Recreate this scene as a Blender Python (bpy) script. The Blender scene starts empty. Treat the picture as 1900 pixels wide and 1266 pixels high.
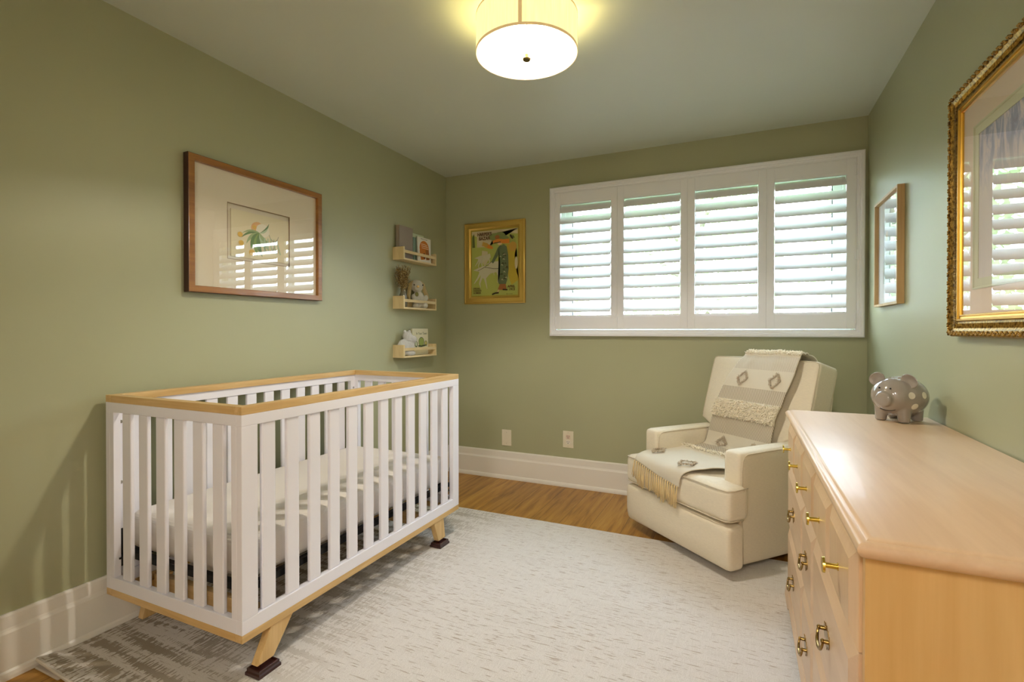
import bpy, bmesh, math, random
from mathutils import Vector, Matrix, Euler, noise
random.seed(7)
PI = math.pi
scn = bpy.context.scene
COL = scn.collection
W, H, YN = 2.928, 2.4436, -4.06        # room: x 0..W, y YN..0, z 0..H

# ------------------------------------------------------------------ materials
def lin(c):
    return tuple(((v/255)/12.92 if v/255 <= .04045 else ((v/255+.055)/1.055)**2.4) for v in c)
class NT:
    def __init__(s, name):
        s.m = bpy.data.materials.new(name); s.m.use_nodes = True
        s.t = s.m.node_tree; s.t.nodes.clear()
        s.out = s.n('ShaderNodeOutputMaterial')
    def n(s, typ, ins=None, **kw):
        nd = s.t.nodes.new(typ)
        for k, v in kw.items(): setattr(nd, k, v)
        for k, v in (ins or {}).items():
            if isinstance(v, bpy.types.NodeSocket): s.t.links.new(v, nd.inputs[k])
            else: nd.inputs[k].default_value = v
        return nd
    def link(s, a, b): s.t.links.new(a, b)
    def math(s, op, a, b=0.0, c=0.0):
        return s.n('ShaderNodeMath', {0: a, 1: b, 2: c}, operation=op).outputs[0]
    def mix(s, f, a, b, mode='MIX'):
        nd = s.n('ShaderNodeMix', data_type='RGBA', blend_type=mode)
        for i, v in ((0, f), (6, a), (7, b)):
            if isinstance(v, bpy.types.NodeSocket): s.link(v, nd.inputs[i])
            elif i == 0: nd.inputs[0].default_value = v
            else: nd.inputs[i].default_value = (*v[:3], 1)
        return nd.outputs[2]
    def coord(s, scale=(1, 1, 1), rot=(0, 0, 0), kind='Object'):
        tc = s.n('ShaderNodeTexCoord')
        return s.n('ShaderNodeMapping', {'Vector': tc.outputs[kind], 'Scale': scale, 'Rotation': rot}).outputs[0]
    def noise(s, vec, scale=5, detail=2, rough=.5, dist=0):
        return s.n('ShaderNodeTexNoise', {'Vector': vec, 'Scale': scale, 'Detail': detail, 'Roughness': rough, 'Distortion': dist}).outputs[0]
    def ramp(s, f, stops):
        nd = s.n('ShaderNodeValToRGB', {0: f}); r = nd.color_ramp
        while len(r.elements) < len(stops): r.elements.new(.5)
        for e, (p, c) in zip(r.elements, stops): e.position = p; e.color = (*c[:3], 1) if not isinstance(c, (int, float)) else (c, c, c, 1)
        return nd.outputs[0]
    def bsdf(s, color, rough=.5, metal=0, spec=.5, bump=None, bstr=.3, bdist=.002, coat=0, **kw):
        ins = {'Roughness': rough, 'Metallic': metal, 'Specular IOR Level': spec, 'Coat Weight': coat, 'Coat Roughness': .08}
        nd = s.n('ShaderNodeBsdfPrincipled', ins)
        for k, v in kw.items(): nd.inputs[k.replace('_', ' ')].default_value = v
        if isinstance(color, bpy.types.NodeSocket): s.link(color, nd.inputs['Base Color'])
        else: nd.inputs['Base Color'].default_value = (*color[:3], 1)
        if bump is not None:
            b = s.n('ShaderNodeBump', {'Strength': bstr, 'Distance': bdist, 'Height': bump})
            s.link(b.outputs[0], nd.inputs['Normal'])
        s.link(nd.outputs[0], s.out.inputs[0])
        return s.m
_mc = {}
def plain(name, rgb, rough=.5, metal=0, spec=.5, bump=0, coat=0, **kw):
    if name in _mc: return _mc[name]
    t = NT(name); c = lin(rgb)
    b = t.noise(t.coord(), 160, 3) if bump else None
    _mc[name] = t.bsdf(c, rough, metal, spec, b, bump or .1, .001, coat, **kw)
    return _mc[name]
def wood(name, a, b, axis='x', rough=.4, scale=1.0, coat=0, spec=.5, contrast=1.0, mid=None):
    if name in _mc: return _mc[name]
    t = NT(name)
    sc = {'x': (1.2, 14, 14), 'y': (14, 1.2, 14), 'z': (14, 14, 1.2)}[axis]
    v = t.coord(tuple(q*scale for q in sc))
    n1 = t.noise(v, 1.6, 4, .6, .8)
    sc2 = {'x': (3, 90, 90), 'y': (90, 3, 90), 'z': (90, 90, 3)}[axis]
    n2 = t.noise(t.coord(tuple(q*scale for q in sc2)), 2, 3, .6)
    f = t.math('ADD', t.math('MULTIPLY', n1, .75), t.math('MULTIPLY', n2, .25))
    c = t.ramp(f, [(.5-.17/contrast, lin(a)), (.5+.17/contrast, lin(b))])
    _mc[name] = t.bsdf(c, rough, 0, spec, n2, .12, .001, coat)
    return _mc[name]
def fabric(name, rgb, rough=.95, scale=900, bstr=.35, var=.06):
    if name in _mc: return _mc[name]
    t = NT(name); c = lin(rgb)
    v = t.coord()
    w1 = t.n('ShaderNodeTexWave', {'Vector': v, 'Scale': scale/6, 'Distortion': 1.5, 'Detail': 1}, bands_direction='X').outputs[1]
    w2 = t.n('ShaderNodeTexWave', {'Vector': v, 'Scale': scale/6, 'Distortion': 1.5, 'Detail': 1}, bands_direction='Z').outputs[1]
    h = t.math('MULTIPLY', w1, w2)
    n = t.noise(t.coord((1, 1, 6)), 60, 2)
    col = t.ramp(n, [(.35, tuple(q*(1-var) for q in c)), (.65, c)])
    _mc[name] = t.bsdf(col, rough, 0, .2, h, bstr, .0006, 0, Sheen_Weight=.15)
    return _mc[name]

# ------------------------------------------------------------------ mesh helpers
def BM(): return bmesh.new()
def box(bm, x0, x1, y0, y1, z0, z1, bev=0, seg=2, mi=0):
    vs = [bm.verts.new((x, y, z)) for x in (x0, x1) for y in (y0, y1) for z in (z0, z1)]
    idx = [(0, 1, 3, 2), (4, 6, 7, 5), (0, 4, 5, 1), (2, 3, 7, 6), (0, 2, 6, 4), (1, 5, 7, 3)]
    fs = [bm.faces.new([vs[i] for i in f]) for f in idx]
    for f in fs: f.material_index = mi
    if bev:
        es = list({e for f in fs for e in f.edges})
        bmesh.ops.bevel(bm, geom=es, offset=bev, segments=seg, profile=.5, affect='EDGES')
    return vs
def hexa(bm, p, bev=0, seg=2):
    """8 corners: bottom 4 (ccw) then top 4."""
    vs = [bm.verts.new(q) for q in p]
    idx = [(3, 2, 1, 0), (4, 5, 6, 7), (0, 1, 5, 4), (1, 2, 6, 5), (2, 3, 7, 6), (3, 0, 4, 7)]
    fs = [bm.faces.new([vs[i] for i in f]) for f in idx]
    if bev:
        es = list({e for f in fs for e in f.edges})
        bmesh.ops.bevel(bm, geom=es, offset=bev, segments=seg, profile=.5, affect='EDGES')
def cyl(bm, p0, p1, r0, r1=None, seg=20, cap=True):
    p0, p1 = Vector(p0), Vector(p1); r1 = r0 if r1 is None else r1
    d = (p1-p0).normalized(); a = d.orthogonal().normalized(); b = d.cross(a)
    A = [bm.verts.new(p0+(a*math.cos(t)+b*math.sin(t))*r0) for t in [2*PI*i/seg for i in range(seg)]]
    B = [bm.verts.new(p1+(a*math.cos(t)+b*math.sin(t))*r1) for t in [2*PI*i/seg for i in range(seg)]]
    for i in range(seg):
        j = (i+1) % seg; bm.faces.new((A[i], A[j], B[j], B[i]))
    if cap: bm.faces.new(A[::-1]); bm.faces.new(B)
def tube(bm, pts, r, seg=8, closed=False, cap=True):
    pts = [Vector(p) for p in pts]; n = len(pts); rings = []
    up = None
    for i in range(n):
        if closed: d = pts[(i+1) % n]-pts[i-1]
        else: d = pts[min(i+1, n-1)]-pts[max(i-1, 0)]
        d.normalize()
        if up is None: up = d.orthogonal().normalized()
        up = (up-d*up.dot(d)).normalized(); b = d.cross(up)
        rr = r(i/(n-1)) if callable(r) else r
        rings.append([bm.verts.new(pts[i]+(up*math.cos(t)+b*math.sin(t))*rr) for t in [2*PI*k/seg for k in range(seg)]])
    m = n if closed else n-1
    for i in range(m):
        A, B = rings[i], rings[(i+1) % n]
        for k in range(seg):
            j = (k+1) % seg; bm.faces.new((A[k], A[j], B[j], B[k]))
    if cap and not closed: bm.faces.new(rings[0][::-1]); bm.faces.new(rings[-1])
def lathe(bm, prof, c=(0, 0, 0), seg=32, close=False):
    c = Vector(c); rings = []
    for r, z in prof:
        if r < 1e-6: rings.append([bm.verts.new(c+Vector((0, 0, z)))])
        else: rings.append([bm.verts.new(c+Vector((r*math.cos(2*PI*i/seg), r*math.sin(2*PI*i/seg), z))) for i in range(seg)])
    for A, B in zip(rings, rings[1:]):
        for i in range(seg):
            j = (i+1) % seg
            if len(A) == 1 and len(B) == 1: continue
            if len(A) == 1: bm.faces.new((A[0], B[j], B[i]))
            elif len(B) == 1: bm.faces.new((A[i], A[j], B[0]))
            else: bm.faces.new((A[i], A[j], B[j], B[i]))
def ell(bm, c, r, rot=None, seg=20, ring=12):
    M = Matrix.Translation(c) @ (Euler(rot).to_matrix().to_4x4() if rot else Matrix.Identity(4)) @ Matrix.Diagonal((*r, 1))
    return bmesh.ops.create_uvsphere(bm, u_segments=seg, v_segments=ring, radius=1, matrix=M)
def rbox(bm, c, size, r, n=12, puff=(0, 0, 0), M=None):
    """soft rounded cushion box; puff swells each pair of faces"""
    m = n+1; cache = {}; vs = []
    def gv(i, j, k):
        if (i, j, k) not in cache:
            cache[(i, j, k)] = bm.verts.new((2*i/m-1, 2*j/m-1, 2*k/m-1)); vs.append(cache[(i, j, k)])
        return cache[(i, j, k)]
    for ax in range(3):
        for s in (0, m):
            for i in range(m):
                for j in range(m):
                    q = [(i, j), (i+1, j), (i+1, j+1), (i, j+1)]
                    f = []
                    for a, b in q:
                        c3 = [a, b]; c3.insert(ax, s); f.append(gv(*c3))
                    bm.faces.new(f)
    hs = Vector(size)/2
    for v in vs:
        t = [math.sin(q*PI/2) for q in v.co]
        p = Vector([t[i]*hs[i] for i in range(3)])
        q = Vector([max(-(hs[i]-r), min(hs[i]-r, p[i])) for i in range(3)])
        d = p-q
        if d.length > 1e-9: p = q+d.normalized()*r
        for i in range(3):
            a, b = t[(i+1) % 3], t[(i+2) % 3]
            p[i] += puff[i]*t[i]*(1-a*a)*(1-b*b)
        p = p+Vector(c)
        v.co = M @ p if M else p
    return vs
def ringframe(bm, u0, u1, v0, v1, prof, F, closed=True):
    """mitred frame: profile of (inset, height) swept round a rectangle; F(u,v,h)->xyz"""
    loops = []
    for d, h in prof:
        loops.append([bm.verts.new(F(*p)) for p in ((u0+d, v0+d, h), (u1-d, v0+d, h), (u1-d, v1-d, h), (u0+d, v1-d, h))])
    m = len(loops)
    for i in range(m if closed else m-1):
        A, B = loops[i], loops[(i+1) % m]
        for k in range(4):
            j = (k+1) % 4; bm.faces.new((A[k], A[j], B[j], B[k]))
def prism(bm, poly, F, h0, h1):
    A = [bm.verts.new(F(u, v, h0)) for u, v in poly]; B = [bm.verts.new(F(u, v, h1)) for u, v in poly]
    n = len(poly)
    bm.faces.new(A[::-1]); bm.faces.new(B)
    for i in range(n):
        j = (i+1) % n; bm.faces.new((A[i], A[j], B[j], B[i]))
def sweep_x(bm, prof, x0, x1):      # profile of (y,z)
    prism(bm, prof, lambda u, v, h: (h, u, v), x0, x1)
def finish(bm, name, mats, smooth=False, angle=40):
    bmesh.ops.recalc_face_normals(bm, faces=bm.faces)
    me = bpy.data.meshes.new(name); bm.to_mesh(me); bm.free()
    for m in (mats if isinstance(mats, (list, tuple)) else [mats]): me.materials.append(m)
    if smooth:
        me.polygons.foreach_set('use_smooth', [True]*len(me.polygons))
        if smooth == 'auto': me.set_sharp_from_angle(angle=math.radians(angle))
    return me
def thing(name, label, cat, loc=(0, 0, 0), rz=0, group=None, kind=None):
    o = bpy.data.objects.new(name, None); COL.objects.link(o)
    o.location = loc; o.rotation_euler = (0, 0, rz); o.empty_display_size = .05
    if label: o['label'] = label
    if cat: o['category'] = cat
    if group: o['group'] = group
    if kind: o['kind'] = kind
    return o
def part(name, bm, mats, parent, smooth=False, world=True, label=None):
    """world=True: the bmesh was built in world coordinates"""
    if world and parent is not None:
        root = parent
        while root.parent: root = root.parent
        M = (Matrix.Translation(root.location) @ Euler(root.rotation_euler).to_matrix().to_4x4()).inverted()
        bm.transform(M)
    o = bpy.data.objects.new(name, finish(bm, name, mats, smooth)); COL.objects.link(o)
    o.parent = parent
    if label: o['label'] = label
    return o
def solo(name, bm, mats, label, cat, loc=(0, 0, 0), rz=0, group=None, smooth=False, kind=None, world=True):
    if world: bm.transform((Matrix.Translation(loc) @ Matrix.Rotation(rz, 4, 'Z')).inverted())
    o = bpy.data.objects.new(name, finish(bm, name, mats, smooth)); COL.objects.link(o)
    o.location = loc; o.rotation_euler = (0, 0, rz)
    if label: o['label'] = label
    if cat: o['category'] = cat
    if group: o['group'] = group
    if kind: o['kind'] = kind
    return o
def struct(name, bm, mats, parent=None, smooth=False):
    o = bpy.data.objects.new(name, finish(bm, name, mats, smooth)); COL.objects.link(o)
    if parent: o.parent = parent
    else: o['kind'] = 'structure'
    return o
def copy_tree(o, parent=None):
    c = o.copy(); COL.objects.link(c)
    if parent: c.parent = parent
    for ch in [q for q in bpy.data.objects if q.parent == o]: copy_tree(ch, c)
    return c
def melt(bm, voxel, smooth_it=6, fn=None):
    """fuse overlapping solids into one continuous surface"""
    me = bpy.data.meshes.new('tmp'); bm.to_mesh(me); bm.free()
    ob = bpy.data.objects.new('tmp', me); COL.objects.link(ob)
    m = ob.modifiers.new('r', 'REMESH'); m.mode = 'VOXEL'; m.voxel_size = voxel
    s = ob.modifiers.new('s', 'SMOOTH'); s.iterations = smooth_it; s.factor = .5
    bpy.context.view_layer.update()
    me2 = bpy.data.meshes.new_from_object(ob.evaluated_get(bpy.context.evaluated_depsgraph_get()))
    out = bmesh.new(); out.from_mesh(me2)
    bpy.data.objects.remove(ob); bpy.data.meshes.remove(me); bpy.data.meshes.remove(me2)
    if fn:
        for v in out.verts: v.co = fn(v.co)
    return out
def text_bm(bm, body, size, F, align='CENTER', mi=0, bold=0.0, sx=1.0, space=1.0):
    """lettering as real mesh; F(u,v,h)->xyz"""
    cu = bpy.data.curves.new('t', 'FONT'); cu.body = body; cu.size = size; cu.align_x = align
    cu.resolution_u = 3; cu.offset = bold; cu.space_line = space
    ob = bpy.data.objects.new('t', cu); COL.objects.link(ob)
    bpy.context.view_layer.update()
    me = bpy.data.meshes.new_from_object(ob.evaluated_get(bpy.context.evaluated_depsgraph_get()))
    vs = [bm.verts.new(F(v.co.x*sx, v.co.y, 0)) for v in me.vertices]
    for p in me.polygons:
        try: f = bm.faces.new([vs[i] for i in p.vertices]); f.material_index = mi
        except ValueError: pass
    bpy.data.objects.remove(ob); bpy.data.curves.remove(cu); bpy.data.meshes.remove(me)
def art(name, parent, F, shapes, pal, texts=(), step=.00012):
    """a flat printed picture: coloured shapes laid one over another on the sheet"""
    bm = BM(); keys = list(pal)
    for i, (c, pts) in enumerate(shapes):
        h = step*(i+1)
        vs = [bm.verts.new(F(u, v, h)) for u, v in pts]
        f = bm.faces.new(vs); f.material_index = keys.index(c)
    bmesh.ops.triangulate(bm, faces=[f for f in bm.faces if len(f.verts) > 4])
    for body, size, u, v, c, al, bold, sx in texts:
        text_bm(bm, body, size, lambda a, b, h: F(u+a, v+b, step*(len(shapes)+2)), al, keys.index(c), bold, sx, 1.0)
    mats = [plain('ink_'+k, rgb, .7, spec=.3) for k, rgb in pal.items()]
    return part(name, bm, mats, parent)
def oval(u, v, a, b, rot=0, n=20, arc=(0, 2*PI)):
    out = []
    for i in range(n):
        t = arc[0]+(arc[1]-arc[0])*i/(n if arc[1]-arc[0] > 6.2 else n-1)
        x, y = a*math.cos(t), b*math.sin(t)
        out.append((u+x*math.cos(rot)-y*math.sin(rot), v+x*math.sin(rot)+y*math.cos(rot)))
    return out
def stroke(pts, w):
    """a tapering brush stroke polygon along pts"""
    L, R = [], []
    n = len(pts)
    for i, (x, y) in enumerate(pts):
        a, b = pts[max(i-1, 0)], pts[min(i+1, n-1)]
        dx, dy = b[0]-a[0], b[1]-a[1]; l = math.hypot(dx, dy) or 1
        ww = w if not callable(w) else w(i/(n-1))
        L.append((x-dy/l*ww, y+dx/l*ww)); R.append((x+dy/l*ww, y-dx/l*ww))
    return L+R[::-1]

# ------------------------------------------------------------------ surface materials
def paint(name, rgb):
    t = NT(name); c = lin(rgb)
    n = t.noise(t.coord(), 240, 3, .6)
    n2 = t.noise(t.coord(), 1.3, 2)
    col = t.ramp(n2, [(.3, tuple(q*.97 for q in c)), (.7, tuple(q*1.03 for q in c))])
    return t.bsdf(col, .42, 0, .5, n, .12, .0008)
M_wall = paint('sage_paint', (170, 172, 139))
M_ceil = paint('sage_ceiling_paint', (208, 215, 204))
M_white = plain('white_trim_paint', (238, 235, 228), .38, spec=.5, bump=.05)
M_shut = plain('white_shutter_paint', (240, 241, 246), .35, spec=.5, bump=.03)
def floor_mat():
    t = NT('oak_planks')
    tc = t.n('ShaderNodeTexCoord').outputs['Object']
    mp = t.n('ShaderNodeMapping', {'Vector': tc, 'Rotation': (0, 0, PI/2), 'Location': (.35, .05, 0)}).outputs[0]
    br = t.n('ShaderNodeTexBrick', {'Vector': mp, 'Color1': (1, 1, 1, 1), 'Color2': (0, 0, 0, 1), 'Mortar': (.5, .5, .5, 1), 'Scale': 1, 'Mortar Size': .0012,
             'Mortar Smooth': .2, 'Brick Width': 1.75, 'Row Height': .185, 'Bias': 0}, offset=.37)
    v = t.coord((22, 1.6, 1)); 
    sep = t.math('MULTIPLY', br.outputs[0], 7.0)
    vv = t.n('ShaderNodeVectorMath', {0: v, 1: (0, 0, 0)}, operation='ADD')
    comb = t.n('ShaderNodeCombineXYZ', {0: sep, 1: t.math('MULTIPLY', sep, 1.7), 2: 0}).outputs[0]
    t.link(comb, vv.inputs[1])
    g = t.noise(vv.outputs[0], 1.3, 5, .62, .6)
    g2 = t.noise(t.coord((130, 5, 1)), 1.5, 3, .6)
    f = t.math('ADD', t.math('MULTIPLY', g, .8), t.math('MULTIPLY', g2, .2))
    c = t.ramp(f, [(.33, lin((128, 84, 28))), (.5, lin((176, 128, 52))), (.68, lin((196, 152, 76)))])
    tone = t.ramp(br.outputs[0], [(0, (.84, .8, .74)), (1, (1.06, 1.05, 1.03))])
    c = t.mix(1, c, tone, 'MULTIPLY')
    kn = t.n('ShaderNodeTexVoronoi', {'Vector': t.coord((3.4, 1.5, 1)), 'Scale': 1.15, 'Randomness': 1}, feature='F1').outputs[0]
    kf = t.ramp(kn, [(.02, 1.0), (.085, 0.0)])
    c = t.mix(t.math('MULTIPLY', kf, .75), c, lin((74, 40, 14)))
    c = t.mix(br.outputs[1], c, lin((70, 42, 16)))
    h = t.math('SUBTRACT', t.math('MULTIPLY', g2, .3), br.outputs[1])
    return t.bsdf(c, .38, 0, .45, h, .35, .0012)
M_floor = floor_mat()

# ------------------------------------------------------------------ room shell
T = .14
bm = BM(); box(bm, -T, W+T, YN-T, T, -.12, 0); struct('floor', bm, M_floor)
bm = BM(); box(bm, -T, W+T, YN-T, T, H, H+.12); struct('ceiling', bm, M_ceil)
bm = BM(); box(bm, -T, 0, YN-T, T, 0, H); struct('wall_left', bm, M_wall)
bm = BM(); box(bm, W, W+T, YN-T, T, 0, H); struct('wall_right', bm, M_wall)
bm = BM(); box(bm, 0, 1.25, YN-T, YN, 0, H); box(bm, 2.82, W, YN-T, YN, 0, H); box(bm, 1.25, 2.82, YN-T, YN, 2.12, H); struct('wall_front', bm, M_wall)
# unseen hallway and wide doorway, added so fill light comes from behind the camera
bm = BM(); box(bm, .2, W+T, YN-T-1.8, YN-T, -.12, 0); struct('floor_hall', bm, M_floor)
bm = BM(); box(bm, .2, W+T, YN-T-1.8, YN-T, H, H+.12); struct('ceiling_hall', bm, M_white)
bm = BM(); box(bm, .2, W+T, YN-T-1.9, YN-T-1.8, 0, H); struct('wall_hall_front', bm, M_white)
bm = BM(); box(bm, .1, .2, YN-T-1.8, YN-T, 0, H); struct('wall_hall_left', bm, M_white)
bm = BM(); box(bm, W+T, W+T+.1, YN-T-1.8, YN-T, 0, H); struct('wall_hall_right', bm, M_white)
HL = bpy.data.lights.new('hall_fill_light', 'POINT'); HL.energy = 70; HL.color = (1, .91, .84); HL.shadow_soft_size = .22  # added fill light without a fixture, brightens dresser face and crib end
ho = bpy.data.objects.new('hall_fill_light', HL); COL.objects.link(ho); ho.location = (2.0, YN-T-.75, 2.22)
WX0, WX1, WZ0, WZ1 = .975, 2.862, 1.172, 2.192      # opening in the far wall
bm = BM()
box(bm, 0, WX0, 0, T, 0, H); box(bm, WX1, W, 0, T, 0, H)
box(bm, WX0, WX1, 0, T, 0, WZ0); box(bm, WX0, WX1, 0, T, WZ1, H)
struct('wall_back', bm, M_wall)
# baseboards
bp = [(0, 0), (.026, 0), (.026, .012), (.0225, .024), (.0165, .03), (.0165, .152), (.013, .160), (.011, .168), (.011, .208), (.008, .216), (0, .216)]
for nm, F, a, b in (('baseboard_left', lambda u, v, h: (u, h, v), YN, 0), ('baseboard_right', lambda u, v, h: (W-u, h, v), YN, 0),
                    ('baseboard_back', lambda u, v, h: (h, -u, v), .0265, W-.0265), ('baseboard_front', lambda u, v, h: (h, YN+u, v), .0265, 1.25)):
    bm = BM(); prism(bm, bp, F, a, b); struct(nm, bm, M_white, smooth=False)

# ------------------------------------------------------------------ window (sash, glass, casing)
win = thing('window_1', None, None, ((WX0+WX1)/2, .08, WZ0), kind='structure')
M_vinyl = plain('white_vinyl', (238, 240, 242), .4)
bm = BM()
ringframe(bm, WX0, WX1, WZ0, WZ1, [(0, .075), (0, .125), (.045, .125), (.045, .118), (.05, .118), (.05, .085), (.045, .085), (.045, .075)], lambda u, v, h: (u, h, v))
part('window_frame', bm, M_vinyl, win)
def sash(x0, x1, y):
    bm = BM()
    ringframe(bm, x0, x1, WZ0+.045, WZ1-.045, [(0, y), (0, y+.022), (.05, y+.022), (.056, y+.014), (.056, y+.006), (.05, y)], lambda u, v, h: (u, h, v))
    s = part('window_sash', bm, M_vinyl, win)
    bm = BM(); ringframe(bm, x0+.052, x1-.052, WZ0+.097, WZ1-.097, [(0, y+.003), (0, y+.019), (.006, y+.019), (.006, y+.003)], lambda u, v, h: (u, h, v))
    part('gasket', bm, plain('dark_gasket', (70, 74, 78), .6), s)
    return y+.011
M_glass = None
def glass_mat(nm='clear_glass', ior=1.5):
    t = NT(nm)
    g = t.n('ShaderNodeNewGeometry')
    ct = t.math('ABSOLUTE', t.n('ShaderNodeVectorMath', {0: g.outputs['Incoming'], 1: g.outputs['Normal']}, operation='DOT_PRODUCT').outputs['Value'])
    f0 = 2*((ior-1)/(ior+1))**2
    fr = t.math('MULTIPLY_ADD', t.math('POWER', t.math('SUBTRACT', 1.0, ct), 5.0), 1-f0, f0)
    tr = t.n('ShaderNodeBsdfTransparent', {'Color': (1, 1, 1, 1)}).outputs[0]
    gl = t.n('ShaderNodeBsdfGlossy', {'Color': (1, 1, 1, 1), 'Roughness': .004}).outputs[0]
    mx = t.n('ShaderNodeMixShader', {0: fr, 1: tr, 2: gl}).outputs[0]
    t.link(mx, t.out.inputs[0]); return t.m
M_glass = glass_mat()
M_pane_side = glass_mat('picture_glass', 1.45)
xm = (WX0+WX1)/2
for x0, x1, y in ((WX0+.045, xm+.02, .078), (xm-.02, WX1-.045, .102)):
    yy = sash(x0, x1, y)
    bm = BM(); vs = [bm.verts.new(p) for p in ((x0+.05, yy, WZ0+.09), (x1-.05, yy, WZ0+.09), (x1-.05, yy, WZ1-.09), (x0+.05, yy, WZ1-.09))]; bm.faces.new(vs)
    part('window_pane', bm, M_glass, win)
# casing round the shutters
bm = BM()
cp = [(0, 0), (0, -.034), (.006, -.038), (.016, -.038), (.020, -.033), (.026, -.033), (.031, -.028), (.037, -.027), (.040, -.022), (.046, -.022), (.046, .012), (.0415, .012), (.0415, 0)]
ringframe(bm, .9325, 2.909, 1.127, 2.236, cp, lambda u, v, h: (u, h, v))
struct('trim_1', bm, M_shut)
# ------------------------------------------------------------------ shutter panels
PX = [.9785, 1.4415, 1.9155, 2.3885, 2.8630]
op = [(1.0145, 1.396), (1.488, 1.8695), (1.9615, 2.342), (2.434, 2.8155)]
PZ0, PZ1, OZ0, OZ1 = 1.178, 2.188, 1.281, 2.102
th = math.radians(48)
def louver_bm(x0, x1, zc):
    bm = BM(); n = 14; pts = []
    for i in range(n*2):
        t = 2*PI*i/(2*n); a = .0445*math.copysign(abs(math.cos(t))**.9, math.cos(t)); b = .0056*math.sin(t)
        # a>0 : towards the room and down
        pts.append((-.016-a*math.cos(th)-b*math.sin(th), zc-a*math.sin(th)+b*math.cos(th)))
    sweep_x(bm, pts, x0, x1)
    return bm
names = ['leftmost of the four white louvered shutter panels, nearest the framed poster',
         'second from left of the four white louvered shutter panels',
         'third from left of the four white louvered shutter panels',
         'rightmost of the four white louvered shutter panels, beside the room corner']
for k in range(4):
    a, b = PX[k]+.0002, PX[k+1]-.0002; o0, o1 = op[k]
    t = thing('shutter_panel', names[k], 'shutter', ((a+b)/2, -.016, PZ0), group=None)
    for x0, x1 in ((a, o0), (o1, b)):
        bm = BM(); box(bm, x0, x1, -.03, -.002, PZ0, PZ1, .0015)
        part('stile', bm, M_shut, t)
    for z0, z1, s in ((PZ0, OZ0, 1), (OZ1, PZ1, -1)):
        bm = BM(); box(bm, o0, o1, -.028, -.004, z0, z1)
        zz = z1-.012 if s > 0 else z0+.012
        box(bm, o0, o1, -.0295, -.028, min(zz, zz-s*.006), max(zz, zz-s*.006))
        part('rail', bm, M_shut, t)
    for i in range(10):
        zc = 1.3355+i*.0816
        part('louver', louver_bm(o0+.0015, o1-.0015, zc), M_shut, t, smooth='auto')
    hs = a if k in (0, 2) else b
    if k in (0, 3):
        for z in (1.24, 1.62, 2.12):
            bm = BM(); cyl(bm, (hs, -.033, z-.03), (hs, -.033, z+.03), .004, seg=10); box(bm, hs-.008, hs+.008, -.0315, -.03, z-.03, z+.03)
            part('hinge', bm, M_shut, t)
    elif k == 1:
        for z in (1.24, 1.62, 2.12):
            bm = BM(); cyl(bm, (a, -.033, z-.025), (a, -.033, z+.025), .0035, seg=10)
            part('hinge', bm, M_shut, t)

# ------------------------------------------------------------------ outside: lawn, trees
bm = BM(); box(bm, -14, 18, T+.02, 30, -.7, -.5)
t = NT('lawn_grass'); g = t.noise(t.coord(), 6, 4)
struct('ground', bm, t.bsdf(t.ramp(g, [(.3, lin((70, 96, 40))), (.7, lin((120, 150, 70)))]), .9))
def leaf_mat(nm, a, b):
    t = NT(nm); g = t.noise(t.coord(), 3, 3)
    c = t.ramp(g, [(.35, lin(a)), (.65, lin(b))])
    d = t.n('ShaderNodeBsdfDiffuse', {'Color': c}).outputs[0]; tr = t.n('ShaderNodeBsdfTranslucent', {'Color': c}).outputs[0]
    t.link(t.n('ShaderNodeMixShader', {0: .45, 1: d, 2: tr}).outputs[0], t.out.inputs[0]); return t.m
lm = [leaf_mat('leaves_light', (168, 196, 120), (214, 226, 176)), leaf_mat('leaves_mid', (140, 176, 120), (190, 210, 160))]
def tree(x, y, h, r, lab, m):
    t = thing('tree', lab, 'tree', (x, y, -.5), group='trees beyond the window')
    bm = BM(); tube(bm, [(x, y, -.5), (x+.05, y, .6), (x-.04, y+.05, h*.55), (x, y, h)], lambda s: .12*(1-.7*s), 10)
    for k in range(6):
        a = k*1.05; tube(bm, [(x, y, .8+k*.35), (x+math.cos(a)*r*.5, y+math.sin(a)*r*.5, 1.3+k*.4), (x+math.cos(a)*r*.85, y+math.sin(a)*r*.85, 1.5+k*.45)], lambda s: .05*(1-.8*s), 6)
    part('trunk', bm, plain('bark', (110, 98, 84), .9), t, smooth=True)
    bm = BM(); rnd = random.Random(int(x*10+y*100))
    for k in range(3600):
        while True:
            p = Vector((rnd.uniform(-1, 1), rnd.uniform(-1, 1), rnd.uniform(-1, 1)))
            if .25 < p.length < 1: break
        c = Vector((x, y, h*.52)) + Vector((p.x*r, p.y*r, p.z*h*.52))
        c += Vector((noise.noise(c*1.5), noise.noise(c*1.5+Vector((9, 0, 0))), 0))*.25
        a = Vector((rnd.gauss(0, 1), rnd.gauss(0, 1), rnd.gauss(0, 1))).normalized(); b = a.orthogonal().normalized()
        s = rnd.uniform(.05, .10)
        q = [c+a*s, c+b*s*.45, c-a*s, c-b*s*.45]
        bm.faces.new([bm.verts.new(v) for v in q])
    part('foliage', bm, m, t)
tree(-1.5, 4.8, 3.9, 1.4, 'pale green tree outside, seen through the left shutter panels', lm[0])
tree(1.5, 5.4, 4.3, 1.4, 'tallest leafy tree outside behind the two middle shutter panels', lm[1])
tree(4.5, 4.9, 3.9, 1.4, 'leafy tree outside, seen through the right shutter panels', lm[0])

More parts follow.
